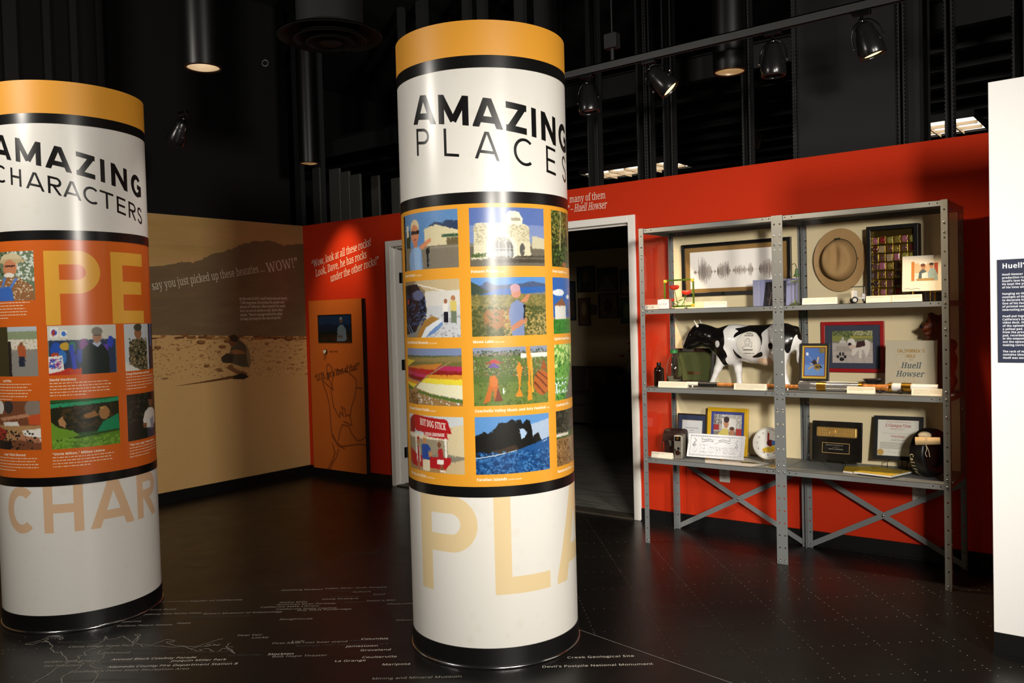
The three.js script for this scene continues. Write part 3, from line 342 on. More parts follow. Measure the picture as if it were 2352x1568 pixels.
function column(name, label, x, z, r, a0, H, art) {
  const c = thing(name, label, 'column', [x, 0, z]); c.userData.kind = 'thing';
  const wrap = (part, y0, y1, mat, rad = r) => mesh(part, new THREE.CylinderGeometry(rad, rad, y1 - y0, 96, 1, true, a0 - Math.PI / 2, Math.PI * 2).translate(0, (y0 + y1) / 2, 0), mat, c);
  const sheet = (y0, y1, draw) => {
    const W = 1536, k = W / (2 * HALF), h = Math.round((y1 - y0) * k);
    const t = canvas(W, h, g => draw(g, s => (s + HALF) * k, y => (y1 - y) * k, k, W, h)); t.wrapS = THREE.RepeatWrapping; t.repeat.x = 2;
    return M('#ffffff', 0.29, 0, { map: t });
  };
  const band = M('#121110', 0.27), crown = M(ORANGE, 0.5);
  mesh('floor_ring', new THREE.TorusGeometry(r + 0.004, 0.007, 8, 96).rotateX(Math.PI / 2).translate(0, 0.007, 0), MAT.chrome, c);
  mesh('kick_base', cyl(r + 0.004, r + 0.004, H[0] - 0.008, 0, 0.008, 0, 96), MAT.rubber, c);
  wrap('lower_wrap', H[0], H[1], sheet(H[0], H[1], art.lower)); wrap('black_band', H[1], H[2], band, r + 0.0015);
  wrap('photo_wrap', H[2], H[3], sheet(H[2], H[3], art.photos)); wrap('black_band', H[3], H[4], band, r + 0.0015);
  wrap('title_wrap', H[4], H[5], sheet(H[4], H[5], art.title)); wrap('black_band', H[5], H[6], band, r + 0.0015);
  wrap('crown_band', H[6], H[7], crown, r + 0.002);
  mesh('cap', new THREE.CircleGeometry(r, 64).rotateX(-Math.PI / 2).translate(0, H[7] - 0.03, 0), MAT.blackPaint, c);
  return c;
}
const paper = (g, W, h) => { g.fillStyle = PAPER; g.fillRect(0, 0, W, h); for (let i = 0; i < 60; i++) { g.fillStyle = 'rgba(226,222,212,.25)'; g.beginPath(); g.arc(rnd() * W, rnd() * h, rr(6, 26), 0, 7); g.fill(); } };
const word = (g, X, Y, k, list, base, slope, hgt, t, color) => { for (const [ch, s0, s1] of list) { g.save(); const y = base(s0); g.transform(1, -slope, 0, 1, X(s0), Y(y)); glyph(g, ch, 0, 0, (s1 - s0) * k, hgt * k, t * k, color); g.restore(); } };
const caption = (g, X, Y, k, s, y, str, size, small) => { g.fillStyle = '#fbf6ea'; g.font = `bold ${size * k}px sans-serif`; g.fillText(str, X(s), Y(y)); if (small) { const w = g.measureText(str + ' ').width; g.font = `${size * 0.5 * k}px sans-serif`; g.fillText(small, X(s) + w, Y(y)); } };
column('printed_column', 'tall round column headed PLACES with yellow-orange grid of landscape photos', 2.047, 2.415, 0.4, THREE.MathUtils.degToRad(39.39), [0.093, 0.763, 0.81, 2.05, 2.1, 2.635, 2.688, 2.839], {
  lower(g, X, Y, k, W, h) {
    paper(g, W, h); const c = '#ead2a3', y0 = 0.33, hh = 0.436;
    glyph(g, 'P', X(-0.386), Y(y0), 0.317 * k, hh * k, 0.08 * k, c); glyph(g, 'L', X(0.003), Y(y0), 0.27 * k, hh * k, 0.076 * k, c); glyph(g, 'A', X(0.32), Y(y0), 0.36 * k, hh * k, 0.082 * k, c);
  },
  title(g, X, Y, k, W, h) {
    paper(g, W, h);
    word(g, X, Y, k, [['A', -0.35, -0.213], ['M', -0.198, -0.058], ['A', -0.041, 0.09], ['Z', 0.106, 0.205], ['I', 0.231, 0.257], ['N', 0.287, 0.395], ['G', 0.424, 0.55]], s => 2.426 - 0.136 * (s + 0.35), -0.136, 0.128, 0.028, INK);
    word(g, X, Y, k, [['P', -0.332, -0.252], ['L', -0.175, -0.105], ['A', -0.04, 0.078], ['C', 0.138, 0.243], ['E', 0.315, 0.388], ['S', 0.455, 0.53]], s => 2.285 - 0.134 * (s + 0.332), -0.134, 0.12, 0.0125, INK);
  },
  photos(g, X, Y, k, W, h) {
    g.fillStyle = ORANGE; g.fillRect(0, 0, W, h);
    const rows = [[2.031, 1.776], [1.727, 1.47], [1.421, 1.166], [1.118, 0.864]], cols = [[-0.492, -0.12], [-0.069, 0.287], [0.338, 0.628]];
    [['donut', 'prison', 'fern'], ['train', 'mono', 'house'], ['flowers', 'festival', 'hill'], ['stand', 'island', 'rancho']].forEach((r, i) => r.forEach((n, j) => pic(g, X(cols[j][0]), Y(rows[i][0]), (cols[j][1] - cols[j][0]) * k, (rows[i][0] - rows[i][1]) * k, PICS[n])));
    [['Stan\u2019s Donuts', 'Los Angeles'], ['Folsom Prison', 'Folsom'], ['Fern Canyon', 'Humboldt'], ['State Railroad Museum', 'Sacramento'], ['Mono Lake', 'Mono Lake'], ['Upside Down House', 'Lee Vining'], ['Carlsbad Flower Fields', 'Carlsbad'], ['Coachella Valley Music and Arts Festival', 'Indio'], ['Confusion Hill', 'Piercy'], ['Hot Dog on a Stick', 'Santa Monica'], ['Farallon Islands', 'Farallon Islands'], ['Rancho del Cielo', 'Santa Barbara']].forEach(([a, b], i) => caption(g, X, Y, k, cols[i % 3][0] + 0.002, rows[(i / 3) | 0][1] - 0.028, a, 0.0175, b));
    // sign on the printed stand
    g.fillStyle = '#f4efe4'; g.font = `bold ${0.034 * k}px serif`; g.save(); g.translate(X(-0.372), Y(1.075)); g.transform(1, 0.1, 0, 1.25, 0, 0); g.fillText('HOT DOG STICK', 0, 0, 0.165 * k); g.restore();
    g.font = `bold ${0.022 * k}px sans-serif`; g.fillText('FRESH LEMONADE', X(-0.335), Y(1.028), 0.12 * k);
  },
});
column('printed_column', 'tall round column headed CHARACTERS with deep orange grid of portrait photos', -0.126, 3.364, 0.395, THREE.MathUtils.degToRad(64.996), [0.093, 0.755, 0.8, 2.005, 2.053, 2.59, 2.64, 2.805], {
  lower(g, X, Y, k, W, h) { paper(g, W, h); const c = '#e3bd98'; for (const [ch, a, b] of [['C', -0.402, -0.212], ['H', -0.179, 0.011], ['A', 0.042, 0.274], ['R', 0.3, 0.47]]) glyph(g, ch, X(a), Y(0.515), (b - a) * k, 0.24 * k, 0.046 * k, c); },
  title(g, X, Y, k, W, h) {
    paper(g, W, h);
    word(g, X, Y, k, [['A', -0.395, -0.273], ['M', -0.247, -0.119], ['A', -0.099, 0.02], ['Z', 0.042, 0.131], ['I', 0.158, 0.181], ['N', 0.216, 0.318], ['G', 0.348, 0.447]], s => 2.408 - 0.221 * (s + 0.275), -0.221, 0.119, 0.025, INK);
    word(g, X, Y, k, [['C', -0.39, -0.302], ['H', -0.281, -0.221], ['A', -0.201, -0.105], ['R', -0.092, -0.03], ['A', -0.026, 0.062], ['C', 0.069, 0.15], ['T', 0.15, 0.224], ['E', 0.243, 0.3], ['R', 0.321, 0.38], ['S', 0.394, 0.45]], s => 2.272 - 0.24 * (s + 0.223), -0.24, 0.088, 0.0115, INK);
  },
  photos(g, X, Y, k, W, h) {
    g.fillStyle = DEEP; g.fillRect(0, 0, W, h); const y = '#ecae42';
    glyph(g, 'P', X(-0.128), Y(1.574), 0.264 * k, 0.376 * k, 0.07 * k, y); glyph(g, 'E', X(0.193), Y(1.574), 0.23 * k, 0.376 * k, 0.068 * k, y);
    const cols = [[-0.52, -0.176], [-0.124, 0.207], [0.256, 0.6]], rows = [[1.951, 1.702], [1.57, 1.318], [1.192, 0.943]];
    for (const [n, i, j] of [['farmer', 0, 0], ['park', 1, 0], ['artist', 1, 1], ['soldier', 1, 2], ['table', 2, 0], ['field', 2, 1], ['grower', 2, 2]]) pic(g, X(cols[j][0]), Y(rows[i][0]), (cols[j][1] - cols[j][0]) * k, (rows[i][0] - rows[i][1]) * k, PICS[n]);
    const body = (s, yy, w, n) => { // paragraphs too small to read
      g.fillStyle = 'rgba(250,240,225,.85)'; for (let i = 0; i < n; i++) { const end = w * k * (i === n - 1 ? 0.55 : rr(0.86, 1)); let x = 0; while (x < end) { const ww = rr(6, 26); g.fillRect(X(s) + x, Y(yy - i * 0.0155) - 6, Math.min(ww, end - x), 5.5); x += ww + 5; } } };
    caption(g, X, Y, k, -0.124, 1.29, 'David Hockney', 0.0175); body(-0.124, 1.275, 0.31, 5); caption(g, X, Y, k, 0.258, 1.298, 'Doug Robertson and Scout', 0.0165); body(0.258, 1.283, 0.3, 5); caption(g, X, Y, k, -0.4, 1.29, 'and Rita', 0.0165); body(-0.5, 1.275, 0.3, 6); body(-0.5, 1.69, 0.3, 6);
    caption(g, X, Y, k, -0.124, 0.912, '\u201cUncle Milton,\u201d Milton Levine', 0.0175); body(-0.124, 0.897, 0.32, 4); caption(g, X, Y, k, 0.262, 0.918, '\u201cThe Lint Lady,\u201d Slater Barron', 0.0165); body(0.262, 0.903, 0.3, 4); caption(g, X, Y, k, -0.42, 0.912, 'Lady\u201d Ethel Sherard', 0.0165); body(-0.5, 0.897, 0.31, 5);
  },
});
// ------------------------------------------------------------------ white partition with text panel, kiosk, outlets
const part = thing('display_partition', 'white freestanding partition with black base beside the red wall', 'partition', [5.6, 0, 1.295]);
mesh('panel', rbox(3.13, 2.41, 0.15, 0, 0.104 + 1.205, 0, 0.003), M('#f4f3f0', 0.6, 0, { bumpMap: scaled(fine, 6, 6), bumpScale: 0.0004 }), part);
mesh('base', [box(3.13, 0.104, 0.15, 0, 0.052, 0), box(3.14, 0.012, 0.17, 0, 0.006, 0)], MAT.rubber, part); part.userData.kind = 'thing';
const signTex = canvas(820, 760, (g, w, h) => {
  g.fillStyle = '#1f2742'; g.fillRect(0, 0, w, h); g.fillStyle = '#eef0f4'; g.font = 'bold 52px sans-serif'; g.fillText('Huell\u2019s', 30, 66); g.font = 'bold 21px sans-serif';
  ['Huell Howser used the', 'production run of California', 'Huell\u2019s love for antiques', 'He kept the yellow pad', 'of his time with', '', 'Hanging on the wall is', 'example of the Found', 'to decorate his home', 'One of his favorites,', 'of printed metal that', 'interesting pattern.', '', 'Huell put together the', 'California\u2019s Gold with', 'video deck. His tools', 'of the episode list, a', 'a yellow pad. He', 'from the previous day', 'pad, recorded the time', 'in the sequence that', 'out the episode while', 'making corrections', '', 'The rack of manila', 'contains ideas for', 'Huell was working on'].forEach((s, i) => g.fillText(s, 30, 118 + i * 23.6));
});
const sign = thing('text_panel', 'dark navy text panel with white writing mounted on white partition', 'sign', [4.304, 1.297, 1.3705]);
mesh('board', box(0.48, 0.446, 0.004, 0, 0.223, 0.002), M('#1f2742', 0.5), sign);
mesh('printed_face', new THREE.PlaneGeometry(0.48, 0.446).translate(0, 0.223, 0.0045), M('#ffffff', 0.5, 0, { map: signTex }), sign);
// video kiosk panel on the red wall
const kiosk = thing('video_kiosk', 'tall orange wall panel with small video screen and poppy outline', 'kiosk', [-1.835, 0.085, 0.0]);
const kTex = canvas(640, 1376, (g, w, h) => { // 0.784 x 1.686
  g.fillStyle = '#c9661f'; g.fillRect(0, 0, w, h); g.strokeStyle = 'rgba(96,40,12,.6)'; g.lineWidth = 13; g.lineCap = 'round';
  const S = p => [(p[0] - 100) / 330 * w, (p[1] - 480) / 960 * h], path = (...p) => { g.beginPath(); p.map(S).forEach((q, i) => i ? g.lineTo(...q) : g.moveTo(...q)); g.stroke(); };
  path([240, 980], [222, 940], [205, 880], [205, 850], [218, 842], [236, 860], [244, 900], [236, 950], [228, 1000], [240, 1080], [275, 1140]);
  path([240, 985], [205, 960], [175, 935], [178, 955], [200, 1010], [215, 1080], [220, 1200], [225, 1250], [260, 1300], [300, 1312]); path([255, 870], [300, 880], [330, 880], [365, 905], [385, 925], [385, 960], [375, 1010], [350, 1080], [340, 1130]); path([385, 968], [420, 972]);
  path([230, 1240], [250, 1280], [275, 1300], [300, 1300], [340, 1290], [390, 1280], [430, 1280]); path([262, 1270], [275, 1220], [290, 1180], [330, 1185], [350, 1230], [380, 1260], [405, 1255], [432, 1235]);
  path([275, 1140], [280, 1110], [300, 1130], [290, 1080], [310, 1090], [315, 1130], [335, 1120], [345, 1150], [350, 1180], [325, 1170], [300, 1160]); path([225, 1290], [240, 1340], [220, 1390], [180, 1460]); path([262, 1320], [250, 1360], [225, 1400], [200, 1450]);
});
mesh('panel', [span(-0.392, 0.392, 0, 1.686, 0, 0.05)], M('#14100d', 0.6), kiosk); 
mesh('printed_face', new THREE.PlaneGeometry(0.784, 1.686).translate(0, 0.843, 0.0505), M('#ffffff', 0.55, 0, { map: kTex }), kiosk);
const screenTex = canvas(320, 180, (g, w, h) => { pic(g, 0, 0, w, h, 'r#22405e 0 0 1 .45;p#1a2c3e 0 .36 .3 .3 .6 .36 1 .33 1 .5 0 .5;r#16283a 0 .46 1 .2;r#142014 0 .6 1 .4;n#7a2a18 160 .02 .1 .72 .95 1;p#8f9a98 .56 .98 .58 .5 .66 .36 .76 .36 .84 .5 .86 .9 .8 .98;e#8a6048 .7 .2 .05 .1;e#b9b4a6 .7 .12 .05 .05;r#8a6048 .6 .76 .14 .08'); });
const scr = mesh('screen', new THREE.PlaneGeometry(0.475, 0.255).translate(-0.005, 1.402, 0.0515), M('#050505', 0.2, 0, { emissive: '#ffffff', emissiveMap: screenTex, emissiveIntensity: 0.14 }), kiosk);
mesh('bezel', ring(0.495, 0.275, 0.01, 0.004, 0.0005).translate(-0.005, 1.265, 0.0545), MAT.black, scr);
mesh('button_rim', cyl(0.026, 0.024, 0.012, 0, 0, 0, 24).rotateX(Math.PI / 2).translate(-0.15, 1.175, 0.05), MAT.black, kiosk); mesh('button', cyl(0.02, 0.018, 0.02, 0, 0, 0, 24).rotateX(Math.PI / 2).translate(-0.15, 1.175, 0.05), M('#e8e0cc', 0.4), kiosk);
mesh('lettering', letters('PRESS TO START', sansB, 0.016, { width: 0.12 }).translate(-0.09, 1.168, 0.052), M('#3a1c0a', 0.6), kiosk);
mesh('lettering', letters('\u201cLUIS, get a shot of that!\u201d', serifB, 0.066, { width: 0.68, slant: 0.12 }).rotateZ(0.2).translate(-0.325, 0.875, 0.052), M('#2a1206', 0.6), kiosk);
softLight(-1.84, 1.487, 0.06, -1.84, 1.487, 1, 0.47, 0.25, 0.05, new THREE.Color('#9ab8d8'));
for (const [x, label] of [[2.18, 'white electrical outlet on red wall under the cow shelf bay'], [3.44, 'white electrical outlet on red wall under the hat shelf bay']]) {
  const o = thing('electrical_outlet', label, 'outlet', [x, 0.355, 0]);
  mesh('plate', rbox(0.078, 0.118, 0.007, 0, 0.059, 0.0035, 0.003), M('#d9d6cd', 0.45), o);
  for (const y of [0.037, 0.081]) { const s = mesh('socket', rbox(0.034, 0.028, 0.004, 0, y, 0.008, 0.006), M('#cfccc2', 0.4), o); mesh('slots', [box(0.003, 0.009, 0.001, -0.007, y + 0.003, 0.0102), box(0.003, 0.009, 0.001, 0.007, y + 0.003, 0.0102), box(0.005, 0.005, 0.001, 0, y - 0.008, 0.0102)], MAT.black, s); }
}
// ------------------------------------------------------------------ steel shelving, two bays
const SH = [0.577, 1.055, 1.578, 2.12], FZ = 0.53, RZ = 0.075, PH = 2.122;
const flange = (() => { const s = rectShape(0, 0, 0.034, PH); for (let y = 0.025; y < PH; y += 0.0757) hole(s, 0.018, y, 0.0052); return extrude(s, 0.002); })();
function shelving(label, x0, x1) {
  const t = thing('shelving_unit', label, 'shelving', [x0, 0, 0], 0, 'steel shelving bays'), w = x1 - x0; t.userData.kind = 'thing';
  const side = flange.clone().rotateY(Math.PI / 2); // lies in yz plane, runs towards -z
  const posts = [[0, FZ, 1, -1], [w, FZ, -1, -1], [0, RZ, 1, 1], [w, RZ, -1, 1]];
  for (const [px, pz, sx, sz] of posts) {
    const f = flange.clone(); if (sx < 0) f.translate(-0.034, 0, 0); f.translate(px, 0, pz - 0.001);
    const sd = side.clone(); if (sz > 0) sd.translate(0, 0, 0.034); sd.translate(px + (sx > 0 ? 0 : -0.002), 0, pz);
    mesh('post', [f, sd], MAT.steel, t);
  }
  for (const y of SH) {
    const lip = rectShape(0.004, 0, w - 0.004, 0.03); for (const hx of [0.05, 0.09, w - 0.09, w - 0.05]) hole(lip, hx, 0.016, 0.0042);
    const geo = [box(w - 0.008, 0.002, FZ - RZ - 0.006, w / 2, -0.001, (FZ + RZ) / 2), extrude(lip, 0.0015).translate(0, -0.03, FZ - 0.0045), extrude(lip.clone(), 0.0015).translate(0, -0.03, RZ + 0.003), box(w - 0.008, 0.004, 0.012, w / 2, -0.028, FZ - 0.011), box(0.002, 0.03, FZ - RZ - 0.01, 0.006, -0.015, (FZ + RZ) / 2), box(0.002, 0.03, FZ - RZ - 0.01, w - 0.006, -0.015, (FZ + RZ) / 2)];
    mesh('shelf', geo.map(g => g.translate(0, y, 0)), MAT.steel, t);
  }
  const a = V(0.03, 0.025, RZ - 0.004), b = V(w - 0.03, 0.5, RZ - 0.004), L = b.clone().sub(a).length(), ang = Math.atan2(b.y - a.y, b.x - a.x);
  for (const s of [1, -1]) mesh('brace', rbox(L + 0.03, 0.034, 0.002, 0, 0, 0, 0.0008, 1).rotateZ(s * ang).translate(w / 2, (a.y + b.y) / 2, RZ - 0.004 - (s > 0 ? 0 : 0.003)), MAT.steel, t);
  mesh('back_panel', box(w - 0.06, 2.09 - 0.577, 0.004, w / 2, (2.09 + 0.58) / 2, RZ + 0.012), MAT.cream, t);
  const bolts = [];
  for (const [px, pz, sx, sz] of posts) for (const y of [0.02, ...SH.slice(0, 3).flatMap(h => [h - 0.012, h + 0.028, h + 0.37]), 2.0]) if (sz < 0) bolts.push(ball(0.0055, px + sx * 0.018, y, pz + 0.002, 1, 1, 0.7, 8)); else bolts.push(ball(0.0055, px + sx * 0.018, y, pz + 0.003, 1, 1, 0.7, 8));
  bolts.push(ball(0.009, w / 2, (a.y + b.y) / 2, RZ - 0.001, 1, 1, 0.6, 10));
  tag(mesh('bolts', bolts, MAT.bolt, t), 'bright steel bolt heads', null, null, 'stuff');
  mesh('acrylic_front', box(w - 0.004, 1.565, 0.004, w / 2, 0.555 + 0.7825, FZ + 0.008), MAT.acrylic, t);
  const outer = x0 < 2 ? -0.006 : w + 0.006; mesh('acrylic_side', box(0.004, 1.565, FZ - RZ + 0.06, outer, 0.555 + 0.7825, (FZ + RZ) / 2 - 0.02), MAT.acrylic, t);
  return t;
}
shelving('grey steel shelving bay holding the black and white cow figurine', 1.834, 2.779); shelving('grey steel shelving bay holding the hat and bulldog photo', 2.779, 3.714);
const shelfTag = thing('shelf_label', 'small white shelf label reading B11A on the steel shelf', 'label', [1.915, 1.578, 0.52]);
mesh('card', box(0.1, 0.03, 0.001, 0, 0.016, 0), M('#d9d4c8', 0.6), shelfTag); mesh('lettering', letters('B11A', sansF, 0.018).translate(-0.04, 0.007, 0.001), M('#6b6a66', 0.6), shelfTag);
// ------------------------------------------------------------------ helpers for the exhibits
const cardTex = [0, 1, 2].map(k => canvas(256, 64, (g, w, h) => { g.fillStyle = '#f4ebd7'; g.fillRect(0, 0, w, h); g.fillStyle = '#8d7f68'; const n = [4, 6, 2][k]; for (let i = 0; i < n; i++) { let x = 16; const end = i === n - 1 ? 150 : 238; while (x < end) { const ww = rr(5, 16); g.fillRect(x, 10 + i * 8, ww, 2.6); x += ww + 3.5; } } }));
const cardMats = cardTex.map(t => M('#ffffff', 0.8, 0, { map: t }));
function card(x0, x1, y, z, label, k = 0, turn = 0) { // little tent card leaning back
  const w = x1 - x0, t = thing('caption_card', label, 'caption card', [(x0 + x1) / 2, y, z], turn, 'cream caption cards on the shelves');
  mesh('face', new THREE.PlaneGeometry(w - 0.001, 0.0395).translate(0, 0.0203, 0.0014).rotateX(-0.22), cardMats[k], t);
  mesh('body', [box(w, 0.04, 0.0008, 0, 0.02, 0).rotateX(-0.22), box(w, 0.04, 0.0008, 0, 0.02, 0).rotateX(0.35).translate(0, 0, -0.0225)].map(g => g.translate(0, 0.0005, 0)), MAT.card, t);
  return t;
}
// framed picture standing at (x0..x1, y..), front face at z, leaning back by tilt
function framed(name, label, cat, x0, x1, y0, y1, z, o) {
  const w = x1 - x0, h = y1 - y0, t = thing(name, label, cat, [(x0 + x1) / 2, y0 + 0.003 + (o.d || 0.02) * Math.sin(o.tilt ?? 0.1), z], o.turn || 0), d = o.d || 0.02; t.rotation.x = -(o.tilt ?? 0.1);
  t.rotation.order = 'YXZ';
  mesh('frame', ring(w, h, o.f, d, o.bevel ?? 0.002), o.fm, t);
  mesh('back_board', box(w - 0.006, h - 0.006, 0.003, 0, h / 2, -d + 0.0015), MAT.board, t);
  if (o.mat) mesh('mount', box(w - 2 * o.f + 0.004, h - 2 * o.f + 0.004, 0.002, 0, h / 2, -(o.deep || 0.008)), o.mat, t);
  if (o.tex) { const [px0, px1, py0, py1] = o.pic || [-w / 2 + o.f, w / 2 - o.f, o.f, h - o.f]; mesh('picture', new THREE.PlaneGeometry(px1 - px0, py1 - py0).translate((px0 + px1) / 2, (py0 + py1) / 2, -(o.deep || 0.008) + 0.0016), M('#ffffff', 0.5, 0, { map: o.tex }), t); }
  if (o.glass) mesh('glazing', new THREE.PlaneGeometry(w - 2 * o.f, h - 2 * o.f).translate(0, h / 2, -0.003), MAT.acrylic, t);
  return t;
}
function easel(x, y, z, label, mat, w = 0.1, h = 0.12, lift = 0.015) { // small stand: two hooked feet and a rear leg
  const t = thing('display_easel', label, 'easel', [x, y, z]);
  for (const s of [-1, 1]) mesh('hook', tube([[s * w / 2, 0.002, 0.022], [s * w / 2, lift * 0.6, 0.026], [s * w / 2, lift + 0.006, 0.024], [s * w / 2, lift - 0.004, 0.018], [s * w / 2, lift - 0.006, -0.02], [s * w * 0.42, lift, -0.034], [s * w * 0.3, h * 0.6, -0.05], [0, h, -0.07]], 0.0022, 30, 6), mat, t);
  mesh('rear_leg', rod(V(0, h, -0.07), V(0, 0.002, -0.1), 0.0022), mat, t);
  return t;
}
// ------------------------------------------------------------------ top shelf
const Y1 = 1.5785, Y2 = 1.0555, Y3 = 0.5775;
const waveTex = canvas(1024, 400, (g, w, h) => {
  g.fillStyle = '#efeae4'; g.fillRect(0, 0, w, h); g.strokeStyle = '#8f8378'; g.lineWidth = 2; g.beginPath(); g.moveTo(20, h * 0.55); g.lineTo(w - 20, h * 0.55); g.stroke();
  const burst = (x0, x1, up, dn, dense) => { for (let x = x0; x < x1; x += 1.6) { const k = 1.35 * Math.pow(Math.sin((x - x0) / (x1 - x0) * Math.PI), 0.5) * rr(0.25, 1), c = rnd() < dense ? `rgba(58,40,24,${rr(0.25, 0.7)})` : `rgba(140,120,120,${rr(0.1, 0.35)})`; g.fillStyle = c; const a = up * k * h, b = dn * k * h; g.fillRect(x, h * 0.55 - a, 2.4, a + b); } };
  burst(44, 80, 0.06, 0.05, 0.7); burst(90, 260, 0.22, 0.25, 0.6); for (let i = 0; i < 60; i++) { g.fillStyle = 'rgba(120,104,104,.22)'; const x = rr(96, 190); g.fillRect(x, h * 0.55 - rr(0.15, 0.43) * h, 4, 0.4 * h); } burst(280, 300, 0.05, 0.05, 0.8); burst(312, 470, 0.2, 0.2, 0.7); for (let i = 0; i < 40; i++) { g.fillStyle = 'rgba(120,104,104,.2)'; const x = rr(396, 450); g.fillRect(x, h * 0.55 - rr(0.1, 0.3) * h, 4, 0.2 * h); } burst(490, 660, 0.12, 0.12, 0.35); burst(660, 720, 0.14, 0.14, 0.6); burst(780, 1000, 0.2, 0.2, 0.6);
});
framed('framed_waveform', 'wide black framed print of a grey sound wave on white', 'picture', 1.94, 2.712, 1.661, 2.02, 0.116, { f: 0.021, d: 0.024, tilt: 0, fm: MAT.black, mat: M('#8f6d38', 0.6), tex: waveTex, pic: [-0.325, 0.325, 0.05, 0.304], glass: true });
{ // glass panel with red poppies
  const t = thing('poppy_glass_panel', 'clear glass panel with red poppies and green edges on shelf', 'glass art', [2.047, Y1, 0.38]), w = 0.22, h = 0.185, green = M('#6d8a1e', 0.2, 0, { transmission: 0.4, thickness: 0 });
  mesh('pane', box(w, h, 0.004, 0, h / 2 + 0.012, 0), MAT.acrylic, t);
  mesh('edge_strip', ring(w, h, 0.009, 0.008, 0.001).translate(0, 0.012, 0.004), green, t);
  for (const [x, y] of [[-1, 0], [1, 0], [-1, 1], [1, 1]]) mesh('corner_piece', rbox(0.024, 0.02, 0.01, x * (w / 2 - 0.01), 0.012 + (y ? h - 0.01 : 0.01), 0.001, 0.004), M('#d8b62a', 0.3), t);
  const leaf = M('#5a7f2a', 0.4), petal = M('#d8321a', 0.35);
  for (const [x, y, b, s] of [[-0.03, 0.143, -0.005, 0.034], [0.058, 0.105, 0.02, 0.032], [-0.055, 0.06, 0.0, 0.023]]) { const st = mesh('stem', tube([[0.0 + b, 0.02, 0.006], [x * 0.4 + b, y * 0.5, 0.008], [x, y - 0.008, 0.007]], 0.0026, 14, 5), leaf, t); mesh('poppy', [ball(s, x, y, 0.006, 1, 0.5, 0.25, 12), ball(s * 0.6, x - s * 0.5, y + s * 0.16, 0.008, 1, 0.6, 0.3, 10), ball(s * 0.6, x + s * 0.5, y + s * 0.14, 0.008, 1, 0.6, 0.3, 10)], petal, st); }
  mesh('leaf', [ball(0.02, 0.03, 0.05, 0.006, 1, 0.18, 0.15).rotateZ(0.3), ball(0.018, -0.03, 0.035, 0.006, 1, 0.18, 0.15).rotateZ(-0.5), tube([[0.04, 0.02, 0.006], [0.042, 0.09, 0.007]], 0.0018, 6, 5)], leaf, t);
  for (const x of [-0.05, 0.05]) mesh('foot', rbox(0.008, 0.016, 0.03, x, 0.008, 0, 0.003), MAT.chrome, t);
}
{
  const t = thing('crystal_block', 'small clear crystal block printed with the word GOLD', 'paperweight', [1.977, Y1, 0.455]);
  mesh('block', rbox(0.09, 0.066, 0.035, 0, 0.033, 0, 0.004), M('#fdfdfd', 0.05, 0, { transmission: 0.9, thickness: 0.02, ior: 1.45 }), t);
  const tx = canvas(256, 180, (g, w, h) => { g.fillStyle = '#f3f1ee'; g.fillRect(0, 0, w, h); for (let i = 0; i < 40; i++) { g.strokeStyle = ['#c9b48a', '#dfd4bc', '#b9b4b0'][i % 3]; g.lineWidth = 3; const y = i < 20 ? rr(6, 60) : rr(124, 174), x = rnd() * w; g.beginPath(); g.moveTo(x, y); g.quadraticCurveTo(x + 20, y - 16, x + 44, y); g.stroke(); } g.fillStyle = '#7d73a0'; g.font = 'bold 58px serif'; g.fillText('G', 30, 112); g.fillText('LD', 130, 112); g.fillStyle = '#c99a3a'; g.fillText('O', 78, 112); });
  mesh('label', new THREE.PlaneGeometry(0.084, 0.06).translate(0, 0.033, 0.019), M('#ffffff', 0.4, 0, { map: tx }), t);
}
card(2.243, 2.4, Y1, 0.42, 'cream caption card below the framed sound wave print', 0);
{
  const tx = canvas(560, 330, (g, w, h) => { g.fillStyle = '#8288ae'; g.fillRect(0, 0, w, h); g.fillStyle = '#9aa0c4'; g.fillRect(0, 0, 90, h); g.fillStyle = '#2a2c38'; g.beginPath(); g.moveTo(170, 30); g.lineTo(440, 20); g.lineTo(430, h); g.lineTo(130, h); g.fill(); for (let i = 0; i < 50; i++) { g.fillStyle = ['rgba(70,64,70,.5)', 'rgba(20,20,26,.5)', 'rgba(110,90,80,.3)'][i % 3]; g.fillRect(rr(150, 400), rr(40, 300), rr(6, 40), rr(6, 60)); } g.strokeStyle = '#b8a89a'; g.lineWidth = 4; g.beginPath(); g.moveTo(210, 320); g.lineTo(240, 170); g.lineTo(300, 150); g.stroke(); g.fillStyle = '#b03a34'; g.beginPath(); g.arc(290, 110, 7, 0, 7); g.fill(); });
  const t = thing('display_box', 'lavender box with dark picture standing beside the small bell', 'box', [2.678, Y1, 0.32]);
  mesh('body', box(0.28, 0.168, 0.03, 0, 0.084, -0.016), M('#8288ae', 0.5), t); mesh('printed_face', new THREE.PlaneGeometry(0.278, 0.166).translate(0, 0.084, 0.0005), M('#ffffff', 0.4, 0, { map: tx }), t);
}
